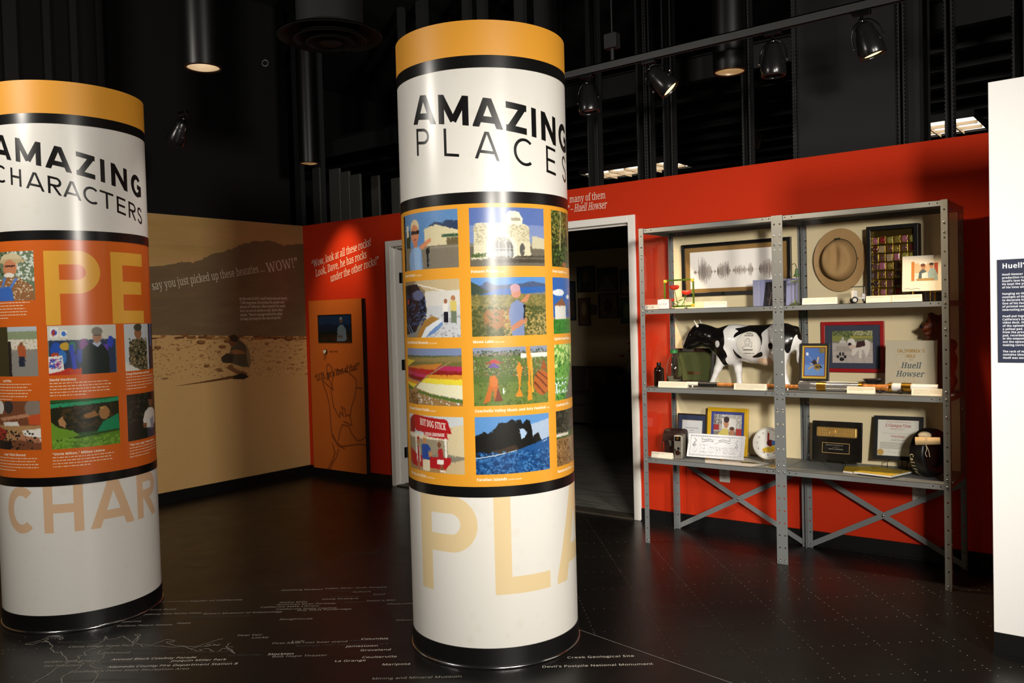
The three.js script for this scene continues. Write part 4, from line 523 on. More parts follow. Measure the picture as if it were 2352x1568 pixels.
{ // bell on a stand
  const t = thing('bell_stand', 'small green patina bell hanging from a curved stand', 'bell', [2.845, Y1, 0.42]), pat = M('#6d7a5a', 0.5, 0.4), iron = M('#4e4a40', 0.5, 0.6);
  mesh('base', lathe([[0, 0], [0.034, 0], [0.034, 0.005], [0.024, 0.011], [0.01, 0.016], [0.007, 0.03], [0.004, 0.036], [0, 0.036]]), pat, t); mesh('pole', cyl(0.003, 0.003, 0.11, 0, 0.03, 0, 10), iron, t);
  mesh('crossbar', rbox(0.052, 0.012, 0.02, 0.002, 0.145, 0, 0.003), pat, t); mesh('hook', tube([[-0.022, 0.15, 0], [-0.028, 0.2, 0], [-0.018, 0.245, 0], [0.0, 0.254, 0], [0.01, 0.235, 0], [0.011, 0.225, 0]], 0.0022, 30, 6), iron, t);
  const b = mesh('bell', lathe([[0, 0.05], [0.006, 0.049], [0.009, 0.04], [0.011, 0.02], [0.02, 0.004], [0.022, 0], [0.02, 0], [0.009, 0.018], [0.006, 0.042], [0, 0.044]]).translate(0.012, 0.174, 0), M('#5f7a52', 0.5, 0.5), t); mesh('clapper', ball(0.005, 0.012, 0.171, 0), iron, b);
}
card(2.907, 3.112, Y1, 0.48, 'cream caption card on the shelf below the tan hat', 1);
{ // hat hung on the back panel, crown towards the room
  const felt = M('#bd9866', 0.9, 0, { bumpMap: scaled(fine, 3, 3), bumpScale: 0.0008 }), t = thing('felt_hat', 'tan felt hat with creased crown hung on cream back panel', 'hat', [3.022, 1.656, 0.093]);
  const pos = [], idx = [], nr = 44, na = 72, cy = 0.198, push = (x, y, z) => pos.push(x, y + cy, z);
  const hgt = (s, th) => { // s: 0 centre .. 1 brim edge; returns x,y,z
    const c = Math.cos(th), n = Math.sin(th); let x, y, z;
    if (s < 0.55) { const k = s / 0.55, a = 0.102, b = 0.128, p = Math.pow(k, 0.62); x = a * p * c; y = b * p * n; z = 0.018 + 0.105 * Math.pow(Math.max(0, 1 - Math.pow(k, 4.5)), 0.6) ; const dent = Math.exp(-(x * x) / 0.0006 - (y - 0.02) * (y - 0.02) / 0.006) * 0.035 + Math.exp(-((x + 0.05) ** 2) / 0.0008 - ((y - 0.03) ** 2) / 0.002) * 0.022 + Math.exp(-((x - 0.055) ** 2) / 0.0009 - ((y + 0.01) ** 2) / 0.003) * 0.016; z -= dent * Math.pow(1 - k, 0.3); }
    else { const k = (s - 0.55) / 0.45; x = (0.102 + 0.056 * k) * c; y = (0.128 + 0.07 * k) * n; z = 0.018 + 0.012 * k * Math.cos(2 * th + 0.4) * k + 0.006 * k; }
    return [x, y, z];
  };
  for (const off of [0, -0.0035]) for (let i = 0; i <= nr; i++) for (let j = 0; j < na; j++) { const [x, y, z] = hgt(i / nr, j / na * Math.PI * 2); push(x, y, z + off); }
  const N = (nr + 1) * na, q = (a, b, c, d) => idx.push(a, b, c, a, c, d);
  for (let l = 0; l < 2; l++) for (let i = 0; i < nr; i++) for (let j = 0; j < na; j++) { const j2 = (j + 1) % na, a = l * N + i * na + j, b = l * N + (i + 1) * na + j, c = l * N + (i + 1) * na + j2, d = l * N + i * na + j2; l ? q(a, d, c, b) : q(a, b, c, d); }
  for (let j = 0; j < na; j++) { const j2 = (j + 1) % na, a = nr * na + j, b = nr * na + j2; q(a, N + a, N + b, b); }
  const g = new THREE.BufferGeometry(); g.setAttribute('position', new THREE.Float32BufferAttribute(pos, 3)); g.setIndex(idx); g.computeVertexNormals(); g.setAttribute('uv', new THREE.Float32BufferAttribute(new Float32Array(pos.length / 3 * 2).map((_, i) => pos[(i >> 1) * 3 + (i & 1)] * 4), 2));
  mesh('hat_body', g, felt, t);
  const bandPts = []; for (let j = 0; j < 40; j++) { const a = j / 40 * Math.PI * 2; bandPts.push([0.1035 * Math.cos(a), cy + 0.13 * Math.sin(a), 0.026]); }
  mesh('hat_band', tube(bandPts, 0.0036, 80, 6, true), M('#3f3a22', 0.7), t); mesh('bow', [rbox(0.03, 0.008, 0.008, -0.012, cy + 0.133, 0.032, 0.003).rotateZ(0.0), rbox(0.008, 0.014, 0.01, 0.004, cy + 0.132, 0.033, 0.003)], M('#2c2a1c', 0.7), t);
  mesh('eyelet', new THREE.TorusGeometry(0.0055, 0.0014, 6, 16).translate(0.112, cy + 0.004, 0.026), MAT.brass, t);
}
{ // shadow box of polished stones
  const t = thing('stone_shadow_box', 'deep black frame box filled with rows of polished stones', 'display case', [3.35, Y1 + 0.003, 0.2]), w = 0.285, h = 0.455;
  mesh('frame', ring(w, h, 0.02, 0.085, 0.002), MAT.black, t); mesh('back_foil', box(w - 0.03, h - 0.03, 0.002, 0, h / 2, -0.045), M('#4e3c14', 0.35, 0.8), t); mesh('glazing', new THREE.PlaneGeometry(w - 0.04, h - 0.04).translate(0, h / 2, -0.006), MAT.acrylic, t);
  const cols = ['#4a1c14', '#6b2a1e', '#3a2420', '#7d6a2a', '#8a8440', '#5a3a34', '#a08a6a', '#7a1e18', '#4a3028', '#9a5a6a'].map(c => M(c, 0.12, 0, { clearcoat: 1 })), foil = M('#a08238', 0.3, 1);
  const oval = ball(0.5, 0, 0, 0, 1, 1, 0.4, 14), slab = rbox(1, 1, 0.4, 0, 0, 0, 0.2, 2);
  for (let r = 0; r < 7; r++) for (let c = 0; c < 6; c++) { if (r === 0 && c > 4 && rnd() < 0.1) continue; const x = -0.104 + c * 0.0415 + rr(-0.003, 0.003), y = 0.062 + (6 - r) * 0.0515 + rr(-0.003, 0.003), tray = mesh('stone_tray', rbox(0.039, 0.048, 0.008, x, y, -0.04, 0.003), foil, t), o = rnd() < 0.65; const s = mesh('stone', (o ? oval : slab), cols[(rnd() * cols.length) | 0], tray); s.position.set(x + rr(-0.002, 0.002), y, -0.036); s.scale.set(rr(0.029, 0.036), rr(0.037, 0.045), 0.03); s.rotation.z = rr(-0.15, 0.15); }
}
{ // toy motor tricycle
  const t = thing('toy_vehicle', 'tiny white toy three-wheeler with black roof beside the stones', 'toy', [3.222, Y1, 0.42], 0.5), wm = M('#e9e6e0', 0.35);
  mesh('body', [rbox(0.03, 0.05, 0.03, -0.028, 0.05, 0, 0.004), rbox(0.055, 0.012, 0.03, 0.01, 0.03, 0, 0.004), ball(0.014, 0.022, 0.045, 0, 1, 1, 1)], wm, t); mesh('roof', rbox(0.075, 0.005, 0.045, -0.005, 0.096, 0, 0.002), MAT.black, t); mesh('roof_post', rod(V(-0.035, 0.05, 0.015), V(-0.035, 0.096, 0.018), 0.0014), wm, t); mesh('roof_post', rod(V(0.028, 0.04, 0.015), V(0.025, 0.096, 0.018), 0.0014), wm, t);
  for (const [x, z] of [[-0.03, 0.02], [-0.03, -0.02], [0.035, 0]]) { const w = mesh('wheel', new THREE.TorusGeometry(0.015, 0.0042, 8, 20).translate(x, 0.0195, z), MAT.rubber, t); mesh('hub', cyl(0.011, 0.011, 0.005, 0, -0.0025, 0, 14).rotateX(Math.PI / 2).translate(x, 0.0195, z), wm, w); }
  mesh('handlebar', [rod(V(0.035, 0.02, 0), V(0.026, 0.072, 0), 0.0015), rod(V(0.026, 0.072, -0.016), V(0.026, 0.072, 0.016), 0.0015)], wm, t);
}
card(3.266, 3.41, Y1, 0.45, 'blank-edged cream caption card beside the toy three-wheeler', 2); card(3.416, 3.57, Y1, 0.48, 'cream caption card in front of the leaning comic print', 0);
{
  const tx = canvas(512, 420, (g, w, h) => pic(g, 0, 0, w, h, 'r#e6dccb 0 0 1 1;r#c87a2c 0 0 .12 1;r#d9b48a .12 .1 .6 .5;p#efe8da .3 .02 .6 .02 .6 .18 .3 .18;p#efe8da .66 .02 .98 .02 .98 .16 .66 .16;r#b8482a .86 .1 .14 .6;p#4f5a5a .26 1 .3 .55 .44 .36 .56 .5 .6 1;e#b5805c .46 .3 .08 .12;e#6b3a20 .44 .2 .09 .08;p#9ab0ae .66 1 .62 .6 .74 .34 .9 .4 .98 .7 1 1;e#b88a66 .76 .26 .08 .12;e#3a2a20 .76 .16 .09 .07;p#ece6d8 .4 .62 .6 .56 .62 .86 .4 .88;r#b08a4a .2 .88 .66 .12;n#5a4a3a 30 .02 .1 .6 .9 .95'));
  const t = thing('comic_print', 'matted comic panel print leaning on the shelf beside the stones', 'print', [3.555, Y1 + 0.058, 0.4], 0.12); t.rotation.order = 'YXZ'; t.rotation.x = -0.2;
  mesh('mat_board', rbox(0.205, 0.205, 0.004, 0, 0.1025, -0.002, 0.001), M('#efe6d2', 0.7), t); mesh('picture', new THREE.PlaneGeometry(0.135, 0.112).translate(0.012, 0.115, 0.0006), M('#ffffff', 0.6, 0, { map: tx }), t);
  mesh('signature', tube([[-0.09, 0.014, 0.001], [-0.07, 0.018, 0.001], [-0.055, 0.011, 0.001], [-0.03, 0.017, 0.001], [-0.01, 0.012, 0.001]], 0.0006, 30, 4), M('#5a4a3a', 0.7), t);
  easel(3.555, Y1, 0.388, 'small brass easel under the comic print', MAT.brass, 0.09, 0.15, 0.055);
  const s = thing('small_case', 'small dark box with gold stripe behind caption cards', 'box', [3.6, Y1, 0.33]); mesh('body', rbox(0.085, 0.05, 0.05, 0, 0.025, 0, 0.003), M('#1c1210', 0.4), s); mesh('stripe', rbox(0.01, 0.051, 0.051, 0.012, 0.0255, 0, 0.001), MAT.brass, s);
}
// ------------------------------------------------------------------ middle shelf
{
  const t = thing('brown_bottle', 'small dark brown glass bottle with black cap', 'bottle', [1.905, Y2, 0.42]);
  mesh('glass_body', lathe([[0, 0], [0.033, 0], [0.035, 0.004], [0.035, 0.105], [0.031, 0.122], [0.016, 0.134], [0.013, 0.14], [0.013, 0.146], [0, 0.146]]), M('#1c0a05', 0.08, 0, { clearcoat: 1 }), t); mesh('cap', cyl(0.0155, 0.0155, 0.018, 0, 0.143, 0, 24), MAT.black, t);
  const c = thing('clear_bottle', 'empty clear glass milk bottle with green cap', 'bottle', [1.975, Y2, 0.33]);
  mesh('glass_body', lathe([[0, 0], [0.05, 0], [0.053, 0.006], [0.054, 0.1], [0.05, 0.145], [0.034, 0.19], [0.024, 0.212], [0.023, 0.224], [0.0215, 0.224], [0.0225, 0.21], [0.032, 0.188], [0.048, 0.144], [0.052, 0.1], [0.051, 0.008], [0, 0.006]], 36), M('#f4fbf8', 0.02, 0, { transmission: 1, thickness: 0.003, ior: 1.48 }), c); mesh('cap', [cyl(0.026, 0.026, 0.018, 0, 0.222, 0, 28), cyl(0.025, 0.023, 0.003, 0, 0.24, 0, 28)], M('#2f8a3f', 0.4), c);
}
{
  const t = framed('felt_plaque_frame', 'dark wood frame with plain green felt and small nameplate', 'picture', 1.92, 2.215, Y2, 1.3, 0.24, { f: 0.022, d: 0.02, tilt: 0.18, fm: MAT.darkWood, mat: M('#4c5228', 0.95, 0, { bumpMap: scaled(fine, 4, 4), bumpScale: 0.001 }) });
  mesh('nameplate', rbox(0.095, 0.02, 0.002, 0.0, 0.075, -0.006, 0.0008), M('#5a3a1e', 0.4, 0.5), t);
}
card(1.93, 2.145, Y2, 0.485, 'cream caption card in front of the two bottles', 1); card(2.466, 2.678, Y2, 0.485, 'cream caption card below the cow figurine', 1);
{ // cow figurine: one smooth body, painted black and white
  const ox = 2.42, oy = Y2, oz = 0.3, t = thing('cow_figurine', 'large glossy black and white cow figurine with round belly emblem', 'figurine', [ox, oy, oz]);
  const S = [ // x, y relative to figurine origin; from nose (-) to tail (+)
    [[-0.20, 0.315, 0], [-0.02, 0.315, 0], 0.058, 0.085], [[-0.05, 0.295, 0], [0.12, 0.27, 0], 0.1, 0.105], [[0.1, 0.275, 0], [0.3, 0.305, 0], 0.105, 0.088], [[0.28, 0.315, 0], [0.355, 0.31, 0], 0.085, 0.06], [[-0.02, 0.33, 0], [0.3, 0.34, 0], 0.06, 0.06],
    [[-0.21, 0.345, 0], [-0.265, 0.355, 0], 0.06, 0.055], [[-0.26, 0.355, 0], [-0.315, 0.315, 0], 0.052, 0.042], [[-0.315, 0.315, 0], [-0.368, 0.278, 0], 0.04, 0.027], [[-0.27, 0.31, 0], [-0.34, 0.275, 0], 0.03, 0.022], [[-0.14, 0.25, 0], [-0.06, 0.2, 0], 0.035, 0.06],
  ];
  const legs = [ // upper, knee, hoof, radii
    [[-0.07, 0.23, 0.05], [-0.12, 0.12, 0.05], [-0.165, 0.018, 0.05], 0.05, 0.021, 0.017], [[-0.035, 0.22, -0.05], [-0.02, 0.11, -0.05], [-0.012, 0.018, -0.05], 0.052, 0.022, 0.018],
    [[0.29, 0.25, 0.05], [0.31, 0.12, 0.055], [0.345, 0.018, 0.055], 0.07, 0.026, 0.018], [[0.27, 0.25, -0.05], [0.265, 0.12, -0.055], [0.24, 0.018, -0.055], 0.07, 0.026, 0.018],
  ];
  const f = (x, y, z) => {
    const p = [x, y, z * 1.0]; let d = 1; for (const [a, b, ra, rb] of S) d = smin(d, cone(p, a, b, ra, rb), 0.045);
    for (const [u, k, h, r0, r1, r2] of legs) { d = smin(d, smin(cone(p, u, k, r0, r1), cone(p, k, h, r1, r2), 0.02), 0.035); d = smin(d, cone(p, [h[0], 0.018, h[2]], [h[0] - 0.006, 0.012, h[2]], r2 + 0.003, r2 + 0.004), 0.008); }
    d = smin(d, ell(p, [0.2, 0.175, 0], [0.05, 0.035, 0.04]), 0.03);
    for (const s of [-1, 1]) { d = smin(d, ell(p, [-0.222, 0.352, s * 0.075], [0.022, 0.014, 0.04]), 0.012); d = Math.max(d, -ell(p, [-0.3, 0.345, s * 0.05], [0.011, 0.008, 0.01])); }
    d = smin(d, Math.min(cone(p, [0.385, 0.37, 0], [0.405, 0.33, 0], 0.018, 0.012), cone(p, [0.405, 0.33, 0], [0.4, 0.24, 0.004], 0.012, 0.009)), 0.02); d = smin(d, cone(p, [0.33, 0.375, 0], [0.385, 0.37, 0], 0.03, 0.018), 0.02); d = smin(d, ell(p, [0.4, 0.2, 0.005], [0.014, 0.045, 0.014]), 0.012);
    return Math.max(d, 0.001 - y);
  };
  const g = nets([-0.43, -0.006, -0.15], [0.45, 0.47, 0.15], 0.0068, f), p = g.attributes.position, uv = new Float32Array(p.count * 2);
  for (let i = 0; i < p.count; i++) { uv[i * 2] = (p.getX(i) + 0.43) / 0.88; uv[i * 2 + 1] = p.getY(i) / 0.45; }
  g.setAttribute('uv', new THREE.BufferAttribute(uv, 2));
  const tx = canvas(1600, 820, (c, w, h) => {
    const X = x => (x + 0.43) / 0.88 * w, Y = y => h - y / 0.45 * h, blob = (col, pts) => { c.fillStyle = col; c.beginPath(); const q = pts.map(a => [X(a[0]), Y(a[1])]); for (let i = 0; i < q.length; i++) { const a = q[i], b = q[(i + 1) % q.length], m = [(a[0] + b[0]) / 2, (a[1] + b[1]) / 2]; i ? c.quadraticCurveTo(a[0], a[1], m[0], m[1]) : c.moveTo(m[0], m[1]); } const a = q[0], b = q[1]; c.quadraticCurveTo(a[0], a[1], (a[0] + b[0]) / 2, (a[1] + b[1]) / 2); c.fill(); };
    c.fillStyle = '#eeece8'; c.fillRect(0, 0, w, h); c.fillStyle = '#e8c8a8'; c.beginPath(); c.ellipse(X(0.2), Y(0.17), 90, 46, 0, 0, 7); c.fill();
    const K = '#0c0b0b';
    blob(K, [[-0.43, 0.45], [-0.05, 0.45], [-0.045, 0.4], [-0.07, 0.375], [-0.05, 0.34], [-0.045, 0.29], [-0.06, 0.26], [-0.04, 0.235], [-0.035, 0.2], [-0.055, 0.19], [-0.05, 0.13], [-0.06, 0.1], [-0.075, 0.16], [-0.1, 0.21], [-0.17, 0.235], [-0.2, 0.265], [-0.28, 0.255], [-0.34, 0.22], [-0.43, 0.23]]);
    blob('#e6d9c8', [[-0.335, 0.37], [-0.325, 0.37], [-0.36, 0.29], [-0.4, 0.24], [-0.41, 0.3]]); blob('#eeece8', [[-0.118, 0.305], [-0.09, 0.31], [-0.08, 0.28], [-0.1, 0.258], [-0.122, 0.27]]);
    blob(K, [[0.0, 0.385], [0.06, 0.39], [0.24, 0.45], [0.24, 0.395], [0.21, 0.37], [0.19, 0.35], [0.205, 0.32], [0.2, 0.27], [0.19, 0.29], [0.17, 0.36], [0.1, 0.365], [0.05, 0.345], [0.01, 0.32], [0.02, 0.355], [0.045, 0.368]]); blob(K, [[0.2, 0.24], [0.195, 0.2], [0.12, 0.195], [0.17, 0.225]]); blob(K, [[0.005, 0.265], [0.02, 0.235], [0.065, 0.195], [0.05, 0.188], [0.015, 0.2]]);
    blob(K, [[0.3, 0.45], [0.46, 0.45], [0.46, 0.3], [0.41, 0.3], [0.4, 0.36], [0.37, 0.25], [0.35, 0.215], [0.34, 0.27], [0.335, 0.33], [0.31, 0.37]]); blob(K, [[0.24, 0.29], [0.275, 0.295], [0.28, 0.255], [0.25, 0.25]]);
    c.fillStyle = '#ece7dc'; c.beginPath(); c.arc(X(0.117), Y(0.285), 145, 0, 7); c.fill(); c.strokeStyle = '#8a857c'; c.lineWidth = 3; c.stroke();
    c.fillStyle = '#2a2724'; c.textAlign = 'center'; c.font = 'bold 26px sans-serif'; c.fillText('HUELL', X(0.117), Y(0.348)); c.fillText('HOWSER', X(0.117), Y(0.334)); for (let i = 0; i < 9; i++) c.fillRect(X(0.117) - 62 + i * 14, Y(0.222) - 10, rr(6, 11), 9);
    c.lineWidth = 3.4; c.strokeStyle = '#3a3632'; const cx = X(0.112), cyy = Y(0.296); c.beginPath(); c.ellipse(cx, cyy, 30, 42, 0, 0, 7); c.stroke(); c.beginPath(); c.arc(cx, cyy + 8, 14, 0.2, 2.9); c.stroke(); for (const s of [-11, 11]) { c.beginPath(); c.arc(cx + s, cyy - 10, 3, 0, 7); c.stroke(); } c.beginPath(); c.moveTo(cx - 30, cyy - 20); c.quadraticCurveTo(cx, cyy - 60, cx + 30, cyy - 20); c.stroke();
    c.beginPath(); c.moveTo(cx - 20, cyy + 38); c.lineTo(cx - 62, cyy + 62); c.lineTo(cx - 46, cyy + 92); c.moveTo(cx + 20, cyy + 38); c.lineTo(cx + 50, cyy + 56); c.lineTo(cx + 56, cyy + 4); c.lineTo(cx + 40, cyy - 2); c.stroke(); c.fillStyle = '#3a3632'; c.fillRect(cx - 50, cyy + 82, 110, 10);
  });
  mesh('cow_body', g, M('#ffffff', 0.22, 0, { map: tx, clearcoat: 0.5, clearcoatRoughness: 0.1 }), t);
  for (const s of [-1, 1]) { mesh('horn', (() => { const hn = tube([[-0.248, 0.375, s * 0.03], [-0.262, 0.405, s * 0.042], [-0.285, 0.44, s * 0.045]], 0.017, 10, 10), q = hn.attributes.position; for (let i = 0; i < q.count; i++) { const k = Math.min(1, Math.max(0, (q.getY(i) - 0.37) / 0.07)), cx = -0.248 - 0.037 * k, cz = s * (0.03 + 0.015 * k), cy = 0.375 + 0.065 * k, m = 1 - 0.82 * k; q.setXYZ(i, cx + (q.getX(i) - cx) * m, cy + (q.getY(i) - cy) * (0.6 + 0.4 * m), cz + (q.getZ(i) - cz) * m); } hn.computeVertexNormals(); return hn; })(), M('#e8e0d0', 0.3), t); mesh('eye', ball(0.008, -0.302, 0.345, s * 0.045), M('#120c0a', 0.08), t); mesh('nostril', ball(0.006, -0.385, 0.285, s * 0.016, 0.6, 1, 0.8), M('#3a2420', 0.4), t); }
  t.userData.kind = 'thing';
}
{ // long rods lying along the shelf
  const t = thing('wooden_rod', 'long wooden rod with black grip and white end', 'rod', [2.48, Y2, 0.4]), H = (r, x0, x1, n = 20) => cyl(r, r, x1 - x0, 0, 0, 0, n).rotateZ(-Math.PI / 2).translate(x0 - 2.48, 0, 0).translate(0, 0.022, 0);
  mesh('white_end', H(0.0135, 2.102, 2.186), M('#e6ded0', 0.4), t); mesh('grip', H(0.0138, 2.186, 2.32), MAT.rubber, t); mesh('shaft', H(0.0125, 2.32, 2.852), MAT.wood, t); mesh('foot', [cyl(0.009, 0.007, 0.012, -0.34, 0, 0, 12), cyl(0.009, 0.007, 0.012, 0.3, 0, 0, 12)], MAT.chrome, t);
  const b = thing('ribbed_baton', 'ribbed silver baton with brass bands and turned wooden handle', 'baton', [3.24, Y2, 0.4]), B = (r, x0, x1, y, n = 28) => cyl(r, r, x1 - x0, 0, 0, 0, n).rotateZ(-Math.PI / 2).translate(x0 - 3.24, 0, 0).translate(0, y, 0);
  const ribs = (x0, x1) => { const s = new THREE.Shape(); for (let i = 0; i <= 72; i++) { const a = i / 72 * Math.PI * 2, r = 0.0265 + (i % 4 < 2 ? 0.0016 : -0.0016); i ? s.lineTo(r * Math.cos(a), r * Math.sin(a)) : s.moveTo(r, 0); } return extrude(s, x1 - x0).rotateY(Math.PI / 2).translate(x0 - 3.24, 0.0285, 0); };
  mesh('ribbed_section', ribs(2.856, 2.965), MAT.silver, b); mesh('brass_band', B(0.029, 2.965, 3.019, 0.0285), MAT.brass, b); mesh('ribbed_section', ribs(3.019, 3.212), MAT.silver, b); mesh('brass_band', B(0.029, 3.208, 3.228, 0.03), MAT.brass, b);
  mesh('handle', lathe([[0.0, 0], [0.02, 0], [0.0175, 0.03], [0.017, 0.075], [0.0185, 0.12], [0.021, 0.15], [0, 0.15]]).rotateZ(-Math.PI / 2).translate(3.228 - 3.24, 0.032, 0), MAT.wood, b); mesh('brass_band', B(0.029, 3.378, 3.392, 0.034), MAT.brass, b); mesh('white_section', B(0.0225, 3.392, 3.443, 0.036), M('#dfe0e4', 0.3), b); mesh('brass_band', B(0.0265, 3.443, 3.493, 0.036), MAT.brass, b); mesh('white_section', B(0.021, 3.493, 3.632, 0.036), M('#dfe0e4', 0.3), b); mesh('knob', [ball(0.014, 3.44 - 3.24, 0.0145, 0.03), ball(0.012, 3.33 - 3.24, 0.0125, 0.03)], M('#3a3230', 0.3, 0.5), b);
  const d = thing('silver_bowl', 'small polished silver pedestal bowl behind the ribbed baton', 'bowl', [3.248, Y2, 0.26]); mesh('bowl', lathe([[0, 0], [0.03, 0], [0.03, 0.005], [0.01, 0.014], [0.01, 0.03], [0.04, 0.045], [0.052, 0.063], [0.06, 0.066], [0.06, 0.068], [0.05, 0.066], [0.036, 0.049], [0, 0.042]], 36), MAT.chrome, d);
}
card(3.161, 3.317, Y2, 0.485, 'cream caption card in front of the ribbed baton handle', 0); card(3.511, 3.668, Y2, 0.485, 'cream caption card below the carved wooden bear', 1);
{
  const sky = canvas(300, 420, (g, w, h) => pic(g, 0, 0, w, h, 'r#4f74b8 0 0 1 .6;r#6a90c8 0 .6 1 .4;e#e6e8ee .12 .22 .07 .06;l#d8dce4 .008 .16 .26 .42 .48;p#2a2430 .34 .5 .5 .4 .6 .5 .62 .6 .48 .62;p#d8b48a .6 .5 .66 .3 .72 .34 .66 .56;p#c8a070 .18 .74 .4 .62 .44 .66 .22 .78;p#8a6a2e .46 .6 .74 .56 .84 .7 .68 .8 .5 .76;p#2e2a22 .5 .66 .8 .62 .9 .72 .62 .72;p#d0b088 .2 .54 .4 .56 .38 .6;n#c8a04a 24 .03 .46 .58 .8 .76;p#c9a478 .62 .76 .7 .76 .66 .86'));
  const t = framed('skydiver_photo', 'small yellow matted photo of tandem skydivers in blue sky', 'photo', 2.845, 3.02, Y2 + 0.055, 1.337, 0.37, { f: 0.011, d: 0.014, tilt: 0.14, fm: M('#2e2c2a', 0.4), mat: M('#d8b23c', 0.6), tex: sky, pic: [-0.06, 0.06, 0.03, 0.2] });
  mesh('inner_mount', ring(0.13, 0.18, 0.005, 0.0016, 0.0002).translate(0, 0.025, -0.0055), M('#7a3a2a', 0.6), t); mesh('seal', [cyl(0.0175, 0.017, 0.003, 0, 0, 0, 28).rotateX(Math.PI / 2), cyl(0.011, 0.01, 0.0045, 0, 0, 0, 20).rotateX(Math.PI / 2)].map(g => g.translate(0.044, 0.185, -0.006)), M('#d8c68a', 0.3, 0.9), t);
  easel(2.93, Y2, 0.355, 'small black easel holding the skydiver photo', MAT.black, 0.1, 0.17, 0.055);
  const dog = canvas(480, 390, (g, w, h) => pic(g, 0, 0, w, h, 'r#7a8450 0 0 1 .3;n#46522a 80 .04 0 0 1 .2;n#b8b48a 50 .04 .5 0 1 .14;r#8c9048 0 .16 .3 .16;r#a09a4a .45 .16 .55 .08;p#d6d2ca .16 .44 .2 .3 .34 .3 .38 .44;r#c9c4ba .24 .2 .06 .14;r#c2b8b0 0 .38 1 .62;l#8a7d78 .008 0 .62 1 .6;l#8a7d78 .008 0 .78 1 .76;l#8a7d78 .008 .3 .6 .36 1;l#8a7d78 .008 .7 .6 .8 1;l#8a7d78 .008 .5 .78 .54 1;r#aca49a .1 .48 .38 .16;p#e6ddd2 .62 .34 .84 .28 .94 .34 .92 .6 .84 .84 .78 .6 .66 .58 .54 .78 .48 .76 .5 .56 .44 .5;p#3a1c1e .62 .34 .8 .3 .82 .46 .66 .52 .58 .52;e#e9e2d8 .48 .36 .1 .12;e#2a2020 .44 .42 .045 .05;e#d8c0b0 .5 .5 .09 .06;r#e6ddd2 .66 .56 .07 .28;e#1f1a1e .14 .8 .035 .05;e#1f1a1e .2 .72 .025 .06;e#1f1a1e .27 .72 .025 .06;e#1f1a1e .32 .8 .03 .05;e#1f1a1e .24 .88 .06 .06'));
  framed('bulldog_photo', 'red framed photo of a bulldog with navy mount', 'photo', 2.901, 3.275, 1.15, 1.463, 0.114, { f: 0.019, d: 0.022, tilt: 0, fm: M('#a81a1e', 0.35), mat: M('#3a3f52', 0.8), tex: dog, pic: [-0.122, 0.122, 0.056, 0.257], glass: true });
  const art = canvas(620, 560, (g, w, h) => {
    g.fillStyle = '#cfc6ac'; g.fillRect(0, 0, w, h); speckle(g, w, h, 5000, ['rgba(255,250,235,.14)', 'rgba(150,140,115,.14)'], 1, 4);
    g.strokeStyle = '#b9a878'; g.lineWidth = 3; g.beginPath(); g.moveTo(130, 150); g.lineTo(240, 150); g.lineTo(246, 260); g.lineTo(360, 440); g.lineTo(390, 500); g.lineTo(300, 515); g.lineTo(226, 430); g.lineTo(170, 300); g.lineTo(130, 220); g.closePath(); g.stroke();
    g.textAlign = 'center'; g.font = 'bold 46px monospace'; g.strokeStyle = '#a8803a'; g.fillStyle = '#c9a04a'; for (const [s, y] of [['CALIFORNIA\u2019S', 128], ['GOLD', 184]]) { g.fillText(s, 310, y); g.lineWidth = 1.5; g.strokeText(s, 310, y); } g.fillStyle = '#7d756a'; g.font = 'italic 24px serif'; g.fillText('with', 310, 216); g.fillStyle = '#56666c'; g.font = 'italic bold 88px serif'; g.fillText('Huell', 310, 300); g.fillText('Howser', 300, 392);
  });
  const cv = thing('painted_canvas', 'beige canvas painted with gold and blue lettering, leaning upright', 'painting', [3.478, Y2 + 0.004, 0.36]); cv.rotation.x = -0.1; mesh('canvas', rbox(0.275, 0.298, 0.02, 0, 0.149, -0.01, 0.004), M('#cfc6ac', 0.9), cv); mesh('painted_face', new THREE.PlaneGeometry(0.273, 0.296).translate(0, 0.149, 0.0006), M('#ffffff', 0.9, 0, { map: art, bumpMap: scaled(fine, 3, 3), bumpScale: 0.0006 }), cv);
}
